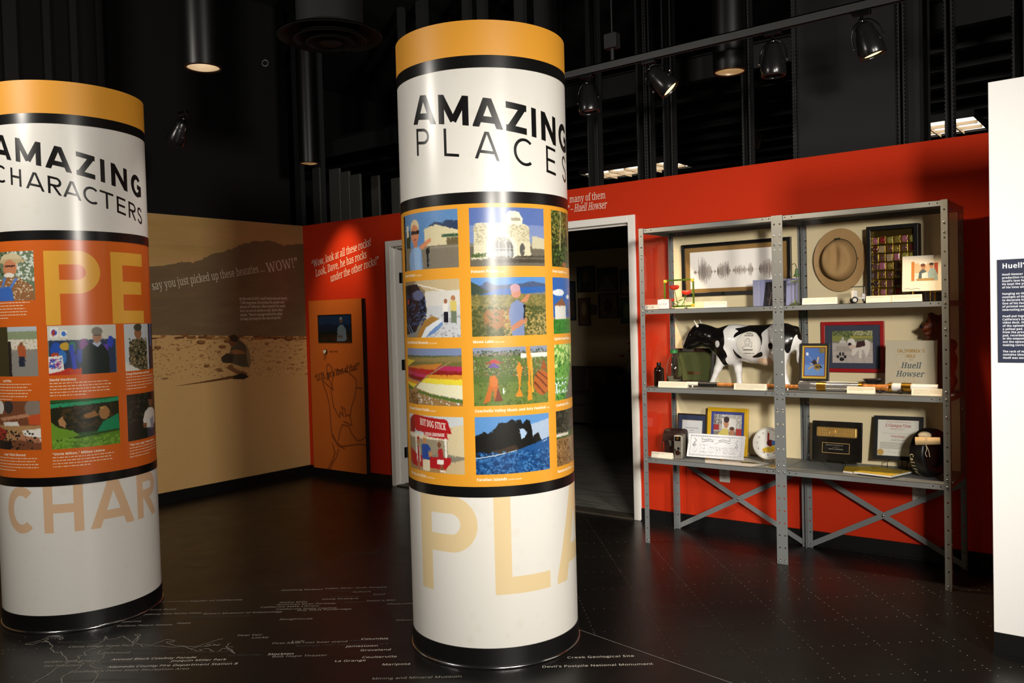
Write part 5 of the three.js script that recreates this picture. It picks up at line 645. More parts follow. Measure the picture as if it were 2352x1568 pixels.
{ // carved bear
  const t = thing('carved_bear', 'carved brown wooden bear standing upright behind the painted canvas', 'carving', [3.585, Y2, 0.2]), f = (x, y, z) => {
    const p = [x, y, z]; let d = smin(cone(p, [0.01, 0.03, 0], [0.02, 0.18, 0], 0.075, 0.078), cone(p, [0.02, 0.18, 0], [0.008, 0.34, 0.01], 0.075, 0.05), 0.05); d = smin(d, ell(p, [-0.002, 0.39, 0.015], [0.052, 0.055, 0.055]), 0.03);
    d = smin(d, cone(p, [-0.015, 0.385, 0.05], [-0.045, 0.372, 0.075], 0.03, 0.02), 0.02); d = smin(d, cone(p, [-0.012, 0.35, 0.045], [-0.04, 0.336, 0.062], 0.02, 0.013), 0.012);
    for (const s of [-1, 1]) { d = smin(d, ell(p, [0.01 + s * 0.036, 0.442, 0.005], [0.018, 0.018, 0.012]), 0.01); d = smin(d, cone(p, [0.02 + s * 0.06, 0.27, 0.02], [0.0 + s * 0.05, 0.18, 0.07], 0.034, 0.022), 0.02); d = smin(d, cone(p, [0.02 + s * 0.045, 0.06, 0.01], [0.02 + s * 0.05, 0.012, 0.05], 0.045, 0.026), 0.02); }
    d += 0.0022 * Math.sin(y * 260 + Math.sin(x * 120) * 2) * Math.sin(x * 150 + z * 170); return Math.max(d, -y);
  };
  const g = nets([-0.13, -0.006, -0.12], [0.15, 0.48, 0.13], 0.006, f), p = g.attributes.position, uv = new Float32Array(p.count * 2); for (let i = 0; i < p.count; i++) { uv[i * 2] = p.getY(i) * 3; uv[i * 2 + 1] = p.getX(i) * 5; } g.setAttribute('uv', new THREE.BufferAttribute(uv, 2));
  woodTex.wrapS = woodTex.wrapT = darkWoodTex.wrapS = darkWoodTex.wrapT = THREE.RepeatWrapping; mesh('bear_body', g, M('#a8765a', 0.55, 0, { map: woodTex }), t); mesh('nose', ball(0.012, -0.056, 0.378, 0.09, 1, 0.8, 0.8), MAT.black, t); for (const s of [-1, 1]) mesh('eye', ball(0.007, -0.01 + s * 0.026, 0.405, 0.063), MAT.blackGloss, t); t.userData.kind = 'thing';
}
// ------------------------------------------------------------------ bottom shelf
{
  const leather = M('#331811', 0.45, 0, { bumpMap: scaled(mottled, 4, 4), bumpScale: 0.001 }), t = thing('leather_case', 'dark brown leather camera case with metal clasp', 'case', [1.945, Y3, 0.27]);
  mesh('body', rbox(0.15, 0.15, 0.08, 0, 0.075, 0, 0.014, 3), leather, t); mesh('flap', [rbox(0.156, 0.06, 0.088, 0, 0.143, 0, 0.022, 4), rbox(0.156, 0.05, 0.008, 0, 0.112, 0.042, 0.004)], leather, t); const c = mesh('clasp', rbox(0.024, 0.018, 0.008, -0.02, 0.085, 0.048, 0.003), MAT.chrome, t); mesh('clasp_tongue', rbox(0.016, 0.026, 0.004, -0.02, 0.068, 0.045, 0.002), MAT.chrome, c);
  mesh('strap', tube([[-0.075, 0.15, 0], [-0.09, 0.08, 0.03], [-0.07, 0.012, 0.06], [-0.02, 0.004, 0.075], [0.03, 0.006, 0.07]], 0.004, 30, 6), leather, t);
  const m = thing('movie_camera', 'vintage silver and grey movie camera standing upright', 'camera', [2.058, Y3, 0.455], 0.18), grey = M('#a9a294', 0.35, 0.6);
  mesh('body', rbox(0.056, 0.158, 0.09, 0, 0.079, -0.03, 0.006, 3), grey, m); mesh('face_plate', rbox(0.05, 0.15, 0.004, 0, 0.079, 0.0155, 0.002), M('#b8b1a2', 0.3, 0.7), m); const vf = mesh('viewfinder', rbox(0.038, 0.03, 0.006, 0, 0.136, 0.018, 0.002), MAT.blackGloss, m); mesh('finder_lens', new THREE.TorusGeometry(0.006, 0.0016, 8, 20).translate(0, 0.136, 0.0215), MAT.brass, vf);
  const l = mesh('lens', [cyl(0.017, 0.016, 0.018, 0, 0, 0, 28).rotateX(Math.PI / 2).translate(0.002, 0.045, 0.015)], M('#2a2624', 0.3, 0.5), m); mesh('lens_glass', cyl(0.012, 0.012, 0.001, 0, 0, 0, 24).rotateX(Math.PI / 2).translate(0.002, 0.045, 0.033), M('#3a1a12', 0.05), l); mesh('upper_lens', cyl(0.009, 0.008, 0.012, 0, 0, 0, 20).rotateX(Math.PI / 2).translate(0.006, 0.073, 0.016), MAT.black, m); mesh('dial', cyl(0.007, 0.007, 0.006, 0, 0, 0, 16).rotateX(Math.PI / 2).translate(-0.017, 0.062, 0.016), MAT.chrome, m); mesh('crank', [rod(V(-0.03, 0.06, -0.02), V(-0.034, 0.06, -0.02), 0.008), rod(V(-0.034, 0.06, -0.02), V(-0.034, 0.085, -0.02), 0.003)], MAT.chrome, m); mesh('base_plate', rbox(0.058, 0.006, 0.094, 0, 0.003, -0.03, 0.002), MAT.chrome, m);
  card(1.87, 2.03, Y3, 0.492, 'cream caption card in front of the leather camera case', 2);
}
{
  const doc = canvas(320, 400, (g, w, h) => { g.fillStyle = '#dfe0e2'; g.fillRect(0, 0, w, h); g.strokeStyle = '#a08a4a'; g.lineWidth = 5; g.strokeRect(4, 4, w - 8, h - 8); g.fillStyle = '#6a6a70'; g.textAlign = 'center'; g.font = 'bold 24px serif'; g.fillText('Remembered with', 160, 130, 200); for (const y of [160, 200, 212, 248, 260, 272, 310, 322]) g.fillRect(rr(110, 125), y, rr(60, 90), 5); });
  framed('navy_certificate', 'small certificate in navy mount and thin dark frame', 'certificate', 1.91, 2.128, Y3, 0.842, 0.2, { f: 0.006, d: 0.014, tilt: 0.14, fm: M('#3a2c1e', 0.35, 0.3), mat: M('#2a3454', 0.7), tex: doc, pic: [-0.076, 0.078, 0.045, 0.222] });
  const ph = canvas(420, 360, (g, w, h) => pic(g, 0, 0, w, h, 'r#b9b4ae 0 0 1 .5;n#e8e6e2 40 .05 .3 0 1 .4;n#6a6460 30 .05 0 0 .4 .3;r#a8322e 0 .3 .2 .16;r#b43a34 .8 .4 .2 .6;r#e4e2de .3 .12 .5 .3;p#d8c66a .06 1 .14 .6 .36 .4 .52 .42 .56 .6 .52 1;e#c08a6a .45 .26 .09 .14;e#3a2c30 .46 .15 .1 .09;p#dfe0e4 .52 1 .58 .66 .68 .58 .82 .64 .9 1;e#b57e5e .66 .5 .08 .12;e#5a3a34 .66 .4 .09 .05;p#b98460 .1 .9 .4 .8 .5 .68 .54 .74 .4 .92 .12 1;e#8a6a3a .52 .72 .04 .06'));
  framed('diner_photo', 'bright yellow framed photo of two people with blue mount', 'photo', 2.138, 2.425, Y3, 0.893, 0.2, { f: 0.023, d: 0.02, tilt: 0.12, fm: M('#dcae1c', 0.35), mat: M('#3a4690', 0.7), tex: ph, pic: [-0.1, 0.1, 0.04, 0.272] });
  // embossed metal plaque
  const t = thing('embossed_plaque', 'embossed silver metal plaque reading Howser with beaded border', 'plaque', [2.295, Y3 + 0.016, 0.42], 0.04); t.rotation.order = 'YXZ'; t.rotation.x = -0.3; const pw = 0.39, ph2 = 0.158, alu = M('#d5d6d8', 0.38, 0.6);
  mesh('sheet', rbox(pw, ph2, 0.003, 0, ph2 / 2, -0.0015, 0.001), alu, t); const beads = []; for (let x = -0.175; x <= 0.176; x += 0.0125) beads.push(ball(0.005, x, 0.016, 0, 1, 1, 0.9, 8), ball(0.005, x, ph2 - 0.016, 0, 1, 1, 0.9, 8)); for (let y = 0.028; y < ph2 - 0.02; y += 0.0125) beads.push(ball(0.0042, -0.175, y, 0, 1, 1, 0.6, 8), ball(0.0042, 0.175, y, 0, 1, 1, 0.6, 8)); tag(mesh('beading', beads, alu, t), null, null, null, 'stuff');
  mesh('raised_lettering', new THREE.ExtrudeGeometry(serifB.generateShapes('Howser', 0.05), { depth: 0.003, bevelEnabled: true, bevelSize: 0.0014, bevelThickness: 0.003, bevelSegments: 2, curveSegments: 4 }).translate(-0.108, 0.036, -0.001), alu, t);
  const heart = s => { const h = new THREE.Shape(); h.moveTo(0, -s); h.bezierCurveTo(-s * 1.4, 0, -s * 0.9, s, 0, s * 0.4); h.bezierCurveTo(s * 0.9, s, s * 1.4, 0, 0, -s); return extrude(h, 0.002, 0.0012, 8); };
  for (const [x, y, s] of [[0, 0.112, 0.02], [-0.142, 0.05, 0.017], [0.142, 0.05, 0.017]]) mesh('heart', heart(s).translate(x, y, 0), alu, t);
  for (const s of [-1, 1]) { mesh('scroll', [tube([[s * 0.02, 0.118, 0.001], [s * 0.05, 0.125, 0.002], [s * 0.085, 0.118, 0.002], [s * 0.1, 0.126, 0.001], [s * 0.09, 0.132, 0.001]], 0.0024, 24, 6), tube([[s * 0.02, 0.108, 0.001], [s * 0.055, 0.113, 0.002], [s * 0.09, 0.104, 0.002], [s * 0.1, 0.11, 0.001]], 0.0022, 24, 6), tube([[s * 0.15, 0.125, 0.001], [s * 0.135, 0.11, 0.002], [s * 0.15, 0.095, 0.002], [s * 0.14, 0.08, 0.001]], 0.0024, 20, 6)], alu, t); mesh('blossom', [0, 1, 2, 3].map(i => ball(0.007, s * 0.147 + 0.007 * Math.cos(i * 1.57), 0.082 + 0.007 * Math.sin(i * 1.57), 0, 1, 1, 0.5, 8)), alu, t); }
  easel(2.3, Y3, 0.405, 'small brass easel under the embossed plaque', MAT.brass, 0.1, 0.12, 0.017);
  // clock
  const face = canvas(512, 512, (g, w, h) => { g.fillStyle = '#eceae2'; g.fillRect(0, 0, w, h); g.fillStyle = '#a8281e'; g.fillRect(238, 70, 34, 190); g.fillStyle = '#7a1f24'; g.beginPath(); g.ellipse(300, 250, 72, 60, 0.3, 0, 7); g.fill(); g.fillStyle = '#4f78b8'; g.beginPath(); g.ellipse(356, 240, 40, 44, 0, 0, 7); g.fill(); g.fillStyle = '#d8b43a'; g.beginPath(); g.ellipse(270, 370, 120, 50, -0.1, 0, 7); g.fill(); g.fillStyle = '#e6c84a'; g.beginPath(); g.ellipse(360, 320, 50, 34, 0.4, 0, 7); g.fill(); g.fillStyle = '#8a3a24'; g.fillRect(180, 400, 16, 40); g.fillRect(360, 410, 40, 14); g.fillStyle = '#26221e'; g.font = '46px serif'; g.textAlign = 'center'; g.textBaseline = 'middle'; for (let i = 1; i <= 12; i++) g.fillText(String(i), 256 + 205 * Math.sin(i * Math.PI / 6), 256 - 205 * Math.cos(i * Math.PI / 6)); g.strokeStyle = '#1c1a18'; g.lineWidth = 7; g.beginPath(); g.moveTo(256, 256); g.lineTo(290, 170); g.stroke(); });
  const c = thing('novelty_clock', 'round white clock with painted yellow and red scene', 'clock', [2.604, Y3 + 0.014, 0.3]); c.rotation.x = -0.15; mesh('rim', lathe([[0.09, 0], [0.103, 0], [0.105, 0.006], [0.103, 0.022], [0.096, 0.026], [0.09, 0.02], [0.09, 0]], 48).rotateX(Math.PI / 2).translate(0, 0.105, -0.022), M('#e6e2d6', 0.35), c); const fa = mesh('clock_face', new THREE.CircleGeometry(0.0915, 48).translate(0, 0.105, -0.006), M('#ffffff', 0.4, 0, { map: face }), c); mesh('pivot', cyl(0.004, 0.004, 0.004, 0, 0, 0, 12).rotateX(Math.PI / 2).translate(0, 0.105, -0.006), MAT.black, fa); mesh('case_back', cyl(0.1, 0.095, 0.012, 0, 0, 0, 40).rotateX(-Math.PI / 2).translate(0, 0.105, -0.012), M('#d8d4c8', 0.4), c);
  easel(2.61, Y3, 0.285, 'small brass easel under the novelty clock', MAT.brass, 0.07, 0.12, 0.015);
  const flat = (name, label, cat, pts, th, mat, tex) => { const cx = pts.reduce((a, p) => a + p[0], 0) / pts.length, cz = pts.reduce((a, p) => a + p[1], 0) / pts.length, o = thing(name, label, cat, [cx, Y3, cz]), s = poly(pts.map(p => [p[0] - cx, -(p[1] - cz)])); mesh('pages', extrude(s, th).rotateX(-Math.PI / 2), M('#ece9e4', 0.8), o); const sg = new THREE.ShapeGeometry(s), q = sg.attributes.position, uv = sg.attributes.uv; sg.computeBoundingBox(); const b = sg.boundingBox; for (let i = 0; i < q.count; i++) uv.setXY(i, (q.getX(i) - b.min.x) / (b.max.x - b.min.x), (q.getY(i) - b.min.y) / (b.max.y - b.min.y)); mesh('printed_face', sg.rotateX(-Math.PI / 2).translate(0, th + 0.0006, 0), M('#ffffff', 0.6, 0, { map: tex }), o); return o; };
  const sheet = canvas(512, 384, (g, w, h) => { g.fillStyle = '#e6dfd8'; g.fillRect(0, 0, w, h); g.fillStyle = '#4a5a9a'; g.fillRect(120, 30, 90, 40); g.fillStyle = '#8a7a34'; g.beginPath(); g.moveTo(290, 200); g.lineTo(400, 180); g.lineTo(460, 230); g.lineTo(330, 260); g.fill(); g.fillStyle = '#3a3a22'; g.beginPath(); g.ellipse(380, 220, 40, 16, 0.2, 0, 7); g.fill(); g.fillStyle = '#b8b0a8'; for (let i = 0; i < 8; i++) g.fillRect(40, 120 + i * 22, rr(120, 190), 4); });
  flat('loose_letter', 'loose white paper sheet lying below the embossed plaque', 'paper', [[2.2, 0.36], [2.275, 0.515], [2.58, 0.505], [2.64, 0.36], [2.42, 0.22]], 0.001, null, sheet);
  const leafTex = canvas(256, 256, (g, w, h) => pic(g, 0, 0, w, h, 'r#c8a04a 0 0 1 1;n#8a4a2a 40 .08 0 0 1 1;n#e8d8a0 40 .08 0 0 1 1;r#6a7a3a .1 .5 .4 .3;r#a8322a .6 .2 .3 .4'));
  flat('colour_leaflet', 'folded colourful leaflet lying beside the loose letter', 'leaflet', [[2.655, 0.46], [2.735, 0.5], [2.745, 0.385], [2.665, 0.365]], 0.002, null, leafTex);
  const yel = canvas(512, 384, (g, w, h) => { g.fillStyle = '#cfae1e'; g.fillRect(0, 0, w, h); speckle(g, w, h, 300, ['rgba(120,100,10,.25)', 'rgba(240,220,80,.3)'], 4, 22); g.fillStyle = '#1c1a12'; g.save(); g.translate(300, 60); g.rotate(0.12); g.fillRect(0, 0, 170, 14); g.fillRect(40, 40, 90, 16); g.restore(); for (let i = 0; i < 14; i++) g.fillRect(rr(60, 420), rr(120, 340), rr(6, 40), rr(3, 8)); });
  flat('yellow_booklet', 'yellow booklet lying partly under another booklet on the shelf', 'booklet', [[3.08, 0.29], [3.115, 0.445], [3.2, 0.46], [3.32, 0.3], [3.25, 0.2]].map(p => [p[0], p[1] - 0.02]), 0.008, null, yel); const y2 = flat('yellow_booklet', 'yellow booklet with white page edges lying on top of another', 'booklet', [[3.19, 0.47], [3.403, 0.508], [3.47, 0.3], [3.29, 0.26]], 0.009, null, yel); y2.position.y += 0.0088;
}
{ // gold remote on black plaque
  const t = thing('remote_plaque', 'black award plaque with golden remote control and nameplate', 'plaque', [3.018, Y3 + 0.03, 0.24]); t.rotation.x = -0.12; const w = 0.3, h = 0.245;
  mesh('board', rbox(w, h, 0.02, 0, h / 2, -0.01, 0.004, 2), MAT.blackGloss, t); const rc = mesh('gold_remote', rbox(0.245, 0.062, 0.018, 0.003, 0.178, 0.008, 0.012, 3), MAT.gold, t); const bt = []; for (let i = 0; i < 5; i++) for (let j = 0; j < 4; j++) if (!(i > 3 && j > 2)) bt.push(rbox(0.009, 0.006, 0.004, -0.1 + i * 0.0145, 0.156 + j * 0.0145, 0.018, 0.002, 1)); for (let i = 0; i < 4; i++) for (let j = 0; j < 4; j++) bt.push(rbox(0.009, 0.006, 0.004, 0.045 + i * 0.0145, 0.158 + j * 0.0135, 0.018, 0.002, 1)); tag(mesh('buttons', bt, MAT.gold, rc), null, null, null, 'stuff'); mesh('dial', [new THREE.TorusGeometry(0.019, 0.004, 8, 28).translate(-0.02, 0.178, 0.018), cyl(0.01, 0.009, 0.006, 0, 0, 0, 20).rotateX(Math.PI / 2).translate(-0.02, 0.178, 0.016)], MAT.gold, rc);
  const np = canvas(420, 170, (g, ww, hh) => { g.fillStyle = '#0d0c0b'; g.fillRect(0, 0, ww, hh); g.strokeStyle = '#c9a86a'; g.lineWidth = 8; g.strokeRect(6, 6, ww - 12, hh - 12); g.fillStyle = '#b9b0a0'; g.textAlign = 'center'; g.font = '30px serif'; g.fillText('Remote Control of', ww / 2 - 20, 48); g.font = '17px serif'; g.fillText('presented to', ww / 2, 78); g.font = 'bold 26px serif'; g.fillText('HUELL HOWSER', ww / 2, 110); g.font = '15px serif'; g.fillText('\u2014', ww / 2, 140); });
  mesh('nameplate', new THREE.PlaneGeometry(0.168, 0.066).translate(-0.003, 0.08, 0.001), M('#ffffff', 0.3, 0, { map: np }), t); easel(3.018, Y3, 0.228, 'small black easel under the remote control plaque', MAT.black, 0.12, 0.15, 0.031);
  const ct = canvas(620, 520, (g, ww, hh) => { g.fillStyle = '#e4e2d6'; g.fillRect(0, 0, ww, hh); g.textAlign = 'center'; g.fillStyle = '#a83a36'; g.font = '20px serif'; g.fillText('ANCIENT AND HONORABLE ORDER OF', 310, 40); g.font = 'bold 60px serif'; g.fillText('E Clampus Vitus', 310, 104, 380); g.font = '18px serif'; g.fillText('CHAPTER NO.', 350, 136); g.fillRect(190, 128, 90, 6); g.fillStyle = '#6a665e'; g.fillText('\u2014 \u2014 \u2014 \u2014 \u2014', 310, 160); g.fillRect(70, 196, 480, 2); g.fillStyle = '#a83a36'; g.font = 'bold 44px serif'; g.fillText('Greetings', 310, 250); g.fillStyle = '#6a665e'; g.fillRect(230, 264, 160, 2); g.font = 'italic 32px serif'; g.fillText('Huell Howser', 310, 300); for (let i = 0; i < 7; i++) g.fillRect(40, 326 + i * 14, i === 6 ? 300 : rr(520, 540), 4); for (let i = 0; i < 5; i++) g.fillRect(150 + i * 80, rr(446, 466), 56, 3); });
  const cf = framed('certificate_frame', 'black framed certificate with red heading and gold seal', 'certificate', 3.232, 3.502, Y3 + 0.055, 0.893, 0.21, { f: 0.02, d: 0.018, tilt: 0.26, turn: 0.1, fm: MAT.black, tex: ct, mat: M('#e4e2d6', 0.8) }); mesh('gold_seal', cyl(0.019, 0.019, 0.0016, 0, 0, 0, 28).rotateX(Math.PI / 2).translate(-0.096, 0.042, -0.0062), MAT.gold, cf); mesh('gold_seal', cyl(0.017, 0.017, 0.0016, 0, 0, 0, 28).rotateX(Math.PI / 2).translate(0.092, 0.036, -0.0062), M('#8a5a30', 0.4, 0.6), cf);
  easel(3.367, Y3, 0.195, 'small dark wooden easel under the black framed certificate', MAT.darkWood, 0.11, 0.16, 0.056);
}
{ // miniature tyre with scroll
  const t = thing('miniature_tire', 'small upright black rubber tire lettered in cream with scroll on top', 'tire', [3.57, Y3 + 0.1405, 0.33], 1.2), R = 0.1385;
  mesh('tire', lathe([[0.075, -0.04], [0.095, -0.05], [0.12, -0.048], [0.132, -0.04], [0.136, -0.03], [0.1335, -0.027], [0.138, -0.02], [0.1355, -0.012], [0.1385, -0.004], [0.1355, 0.004], [0.1385, 0.012], [0.1335, 0.02], [0.136, 0.03], [0.132, 0.04], [0.12, 0.048], [0.095, 0.05], [0.075, 0.04], [0.072, 0], [0.075, -0.04]], 56).rotateX(Math.PI / 2), MAT.rubber, t); mesh('hub', cyl(0.078, 0.078, 0.05, 0, -0.025, 0, 40).rotateX(Math.PI / 2), M('#0e0d0d', 0.6), t);
  'California'.split('').forEach((ch, i) => { mesh('lettering', letters(ch, serifB, 0.022).translate(-0.006, 0, 0).rotateZ(-Math.PI / 2).rotateY(-Math.PI / 2).translate(-R - 0.0015, 0, -0.03).rotateZ(0.02 + i * 0.16), M('#d8caa0', 0.6), t); });
  const s = thing('parchment_scroll', 'rolled cream parchment tied with string resting on small tire', 'scroll', [3.592, Y3 + 0.23, 0.478], 0.1); const pa = M('#d2b483', 0.85, 0, { bumpMap: scaled(mottled, 2, 2), bumpScale: 0.002 });
  mesh('roll', cyl(0.02, 0.023, 0.125, 0, 0, 0, 24).rotateZ(Math.PI / 2 + 0.06).translate(0.062, 0, 0), pa, s); mesh('roll_core', cyl(0.014, 0.014, 0.002, 0, 0, 0, 20).rotateZ(Math.PI / 2 + 0.06).translate(0.064, -0.003, 0), M('#8a6236', 0.9), s); mesh('string', [new THREE.TorusGeometry(0.0235, 0.0018, 6, 24).rotateY(Math.PI / 2).translate(-0.01, 0.001, 0), tube([[-0.01, -0.022, 0.012], [-0.006, -0.05, 0.016], [-0.012, -0.075, 0.014], [-0.004, -0.09, 0.016]], 0.0016, 20, 5), tube([[-0.01, -0.022, 0.012], [0.004, -0.055, 0.018], [0.01, -0.09, 0.016]], 0.0016, 20, 5)], M('#cfc2a4', 0.9), s); mesh('cloth_scrap', ball(0.03, -0.018, 0.026, -0.012, 1.2, 0.7, 0.7, 10), M('#c6b898', 0.95), s);
}
// ------------------------------------------------------------------ dim room: pictures, sofa, flowers
const paintings = [['r#3a4048 0 0 1 1;e#6a5a4a .5 .4 .2 .25;r#2a2420 .2 .6 .6 .4', 'landscape-toned picture'], ['r#4a4438 0 0 1 1;p#6a6a5a 0 1 .5 .3 1 1;r#23282e 0 0 1 .3', 'mountain picture'], ['r#5a5046 0 0 1 1;n#8a7a5a 30 .1 .1 .1 .9 .9;e#2a2620 .5 .5 .2 .3', 'speckled picture'], ['r#3a5a6a 0 0 1 1;r#8a7a5a 0 .6 1 .4', 'blue and tan picture'], ['r#6a4a3a 0 0 1 1;e#a88a6a .5 .4 .25 .25', 'brown portrait picture'], ['r#7a7a70 0 0 1 1;r#3a3a34 .2 .2 .6 .6', 'tiny grey picture'], ['r#3a6a5a 0 0 1 1;e#8a9a6a .5 .5 .3 .3', 'green picture'], ['r#2e3a4a 0 0 1 1;r#5a4a3a .1 .5 .8 .4', 'dark blue picture']];
[[-2.29, -1.99, 1.89, 2.26], [-1.94, -1.61, 1.89, 2.22], [-1.93, -1.6, 1.5, 1.86], [-1.56, -1.36, 1.82, 2.18], [-2.28, -2.09, 1.4, 1.8], [-2.06, -1.99, 1.56, 1.69], [-1.56, -1.36, 1.42, 1.78], [-2.56, -2.33, 1.48, 2.06]].forEach(([x0, x1, y0, y1], i) => { const tx = canvas(96, 96, (g, w, h) => pic(g, 0, 0, w, h, paintings[i][0])); framed('wall_picture', `${paintings[i][1]} on the far wall of the dim room`, 'picture', x0, x1, y0, y1, -4.978, { f: 0.012, d: 0.02, tilt: 0, fm: MAT.black, tex: tx }); });
{
  const fab = M('#3a342c', 0.95, 0, { bumpMap: scaled(fine, 4, 4), bumpScale: 0.002 }), t = thing('sofa', 'dark fabric sofa against the far wall of the dim room', 'sofa', [-2.15, 0.004, -4.5]);
  mesh('base', rbox(1.4, 0.24, 0.8, 0, 0.2, 0, 0.03), fab, t); mesh('backrest', rbox(1.4, 0.5, 0.2, 0, 0.56, -0.3, 0.07, 3), fab, t); for (const s of [-1, 1]) { mesh('armrest', rbox(0.2, 0.52, 0.82, s * 0.68, 0.34, 0.02, 0.07, 3), fab, t); mesh('seat_cushion', rbox(0.57, 0.15, 0.62, s * 0.29, 0.39, 0.07, 0.05, 3), fab, t); mesh('throw_pillow', rbox(0.42, 0.38, 0.12, s * 0.34, 0.64, -0.14, 0.06, 3).rotateX(-0.15), M('#54483a', 0.95), t); for (const z of [-0.33, 0.33]) mesh('leg', cyl(0.02, 0.028, 0.08, s * 0.6, 0, z, 10), MAT.darkWood, t); }
  const tb = thing('side_table', 'small dark side table beside the sofa in dim room', 'table', [-1.1, 0.004, -4.62]); mesh('tabletop', rbox(0.42, 0.03, 0.42, 0, 0.7, 0, 0.006), MAT.darkWood, tb); for (const x of [-0.17, 0.17]) for (const z of [-0.17, 0.17]) mesh('leg', box(0.035, 0.685, 0.035, x, 0.3425, z), MAT.darkWood, tb);
  const v = thing('flower_vase', 'vase of orange and red flowers on the side table', 'vase', [-1.16, 0.719, -4.6]); mesh('vase', lathe([[0, 0], [0.06, 0], [0.075, 0.05], [0.07, 0.12], [0.045, 0.18], [0.055, 0.2], [0.05, 0.2], [0.04, 0.18], [0, 0.17]]), M('#6a7a8a', 0.3), v);
  const bl = [M('#c8481e', 0.7), M('#b02a1c', 0.7), M('#c9a88a', 0.7)]; for (let i = 0; i < 14; i++) { const a = rnd() * 6.28, r = rr(0.02, 0.15), y = rr(0.27, 0.46) - r * 0.4, x = r * Math.cos(a), z = r * Math.sin(a), st = mesh('stem', rod(V(x * 0.15, 0.15, z * 0.15), V(x, y, z), 0.003, 5), M('#3a5224', 0.7), v); mesh('blossom', [0, 1, 2, 3, 4].map(k => ball(0.022, x + 0.02 * Math.cos(k * 1.257), y + 0.004, z + 0.02 * Math.sin(k * 1.257), 1, 0.6, 1, 8)).concat(ball(0.014, x, y + 0.012, z, 1, 0.7, 1, 8)), bl[i % 3], st); }
}
// ------------------------------------------------------------------ overhead structure
const paleStud = M('#333436', 0.6, 0.1); const studs = new THREE.Group(); studs.name = 'wall_studs'; scene.add(studs); structure(studs, 'black metal studs rising above the red wall');
for (const [x0, x1] of [[1.09, 1.19], [1.525, 1.6], [1.6, 1.645], [1.74, 1.82], [2.34, 2.405], [2.69, 2.72], [3.34, 3.384], [3.6, 3.65], [3.95, 4.02], [4.5, 4.56], [5.1, 5.16]]) mesh('stud', [span(x0, x1, WALL_H, 4.7, -0.1, -0.096), span(x0, x0 + 0.004, WALL_H, 4.7, -0.1, -0.03), span(x1 - 0.004, x1, WALL_H, 4.7, -0.1, -0.03), span(x0, x0 + 0.014, WALL_H, 4.7, -0.034, -0.03), span(x1 - 0.014, x1, WALL_H, 4.7, -0.034, -0.03)], MAT.stud, studs);
for (const [x0, x1] of [[-1.5, -1.44], [-1.24, -1.12], [-0.64, -0.56], [-0.455, -0.366], [-0.02, 0.08], [0.2, 0.45], [-2.86, -2.74], [-3.2, -3.1]]) mesh('stud', span(x0, x1, WALL_H, 4.7, -0.66, -0.6), paleStud, studs);
for (const [z0, z1] of [[2.66, 2.76], [2.41, 2.465], [2.2, 2.255], [1.985, 2.04]]) mesh('stud', span(-2.4, -2.36, WALL_H, 4.7, z0, z1), MAT.stud, studs);
mesh('black_board', span(2.72, 3.34, WALL_H, 4.7, -0.1, -0.05), M('#0f1011', 0.8), studs); mesh('black_board', span(3.384, 3.45, WALL_H, 4.7, -0.4, -0.1), M('#0e0e0e', 0.8), studs);
const strips = new THREE.Group(); strips.name = 'trim_2'; scene.add(strips); structure(strips, 'grey metal strips above the red wall corner');
for (const [x0, x1, y1] of [[-2.58, -2.4, 3.21], [-2.4, -2.25, 3.16], [-2.25, -2.08, 3.11], [-1.925, -1.8, 3.06], [-1.63, -1.5, 3.0], [-2.86, -2.73, 3.26]]) mesh('metal_strip', rbox(x1 - x0, y1 - 2.5, 0.03, (x0 + x1) / 2, (y1 + 2.5) / 2, -0.58, 0.012), M('#4c4c47', 0.6, 0.2), strips);
const joists = new THREE.Group(); joists.name = 'ceiling_joists'; scene.add(joists); structure(joists, 'dark steel joists under the high roof');
for (let k = 0; k < 9; k++) { const z = -0.86 - 0.56 * k; mesh('joist', [span(-4.3, 6.3, 3.42, 3.428, z - 0.04, z + 0.04), span(-4.3, 6.3, 3.42, 3.62, z - 0.003, z + 0.003), span(-4.3, 6.3, 3.612, 3.62, z - 0.04, z + 0.04)], MAT.joist, joists); }
for (let k = 0; k < 5; k++) { const x = -1.6 + 1.7 * k; mesh('bridging', rod(V(x, 3.44, -0.86), V(x - 0.7, 3.62, -5.3), 0.018), MAT.joist, joists); }
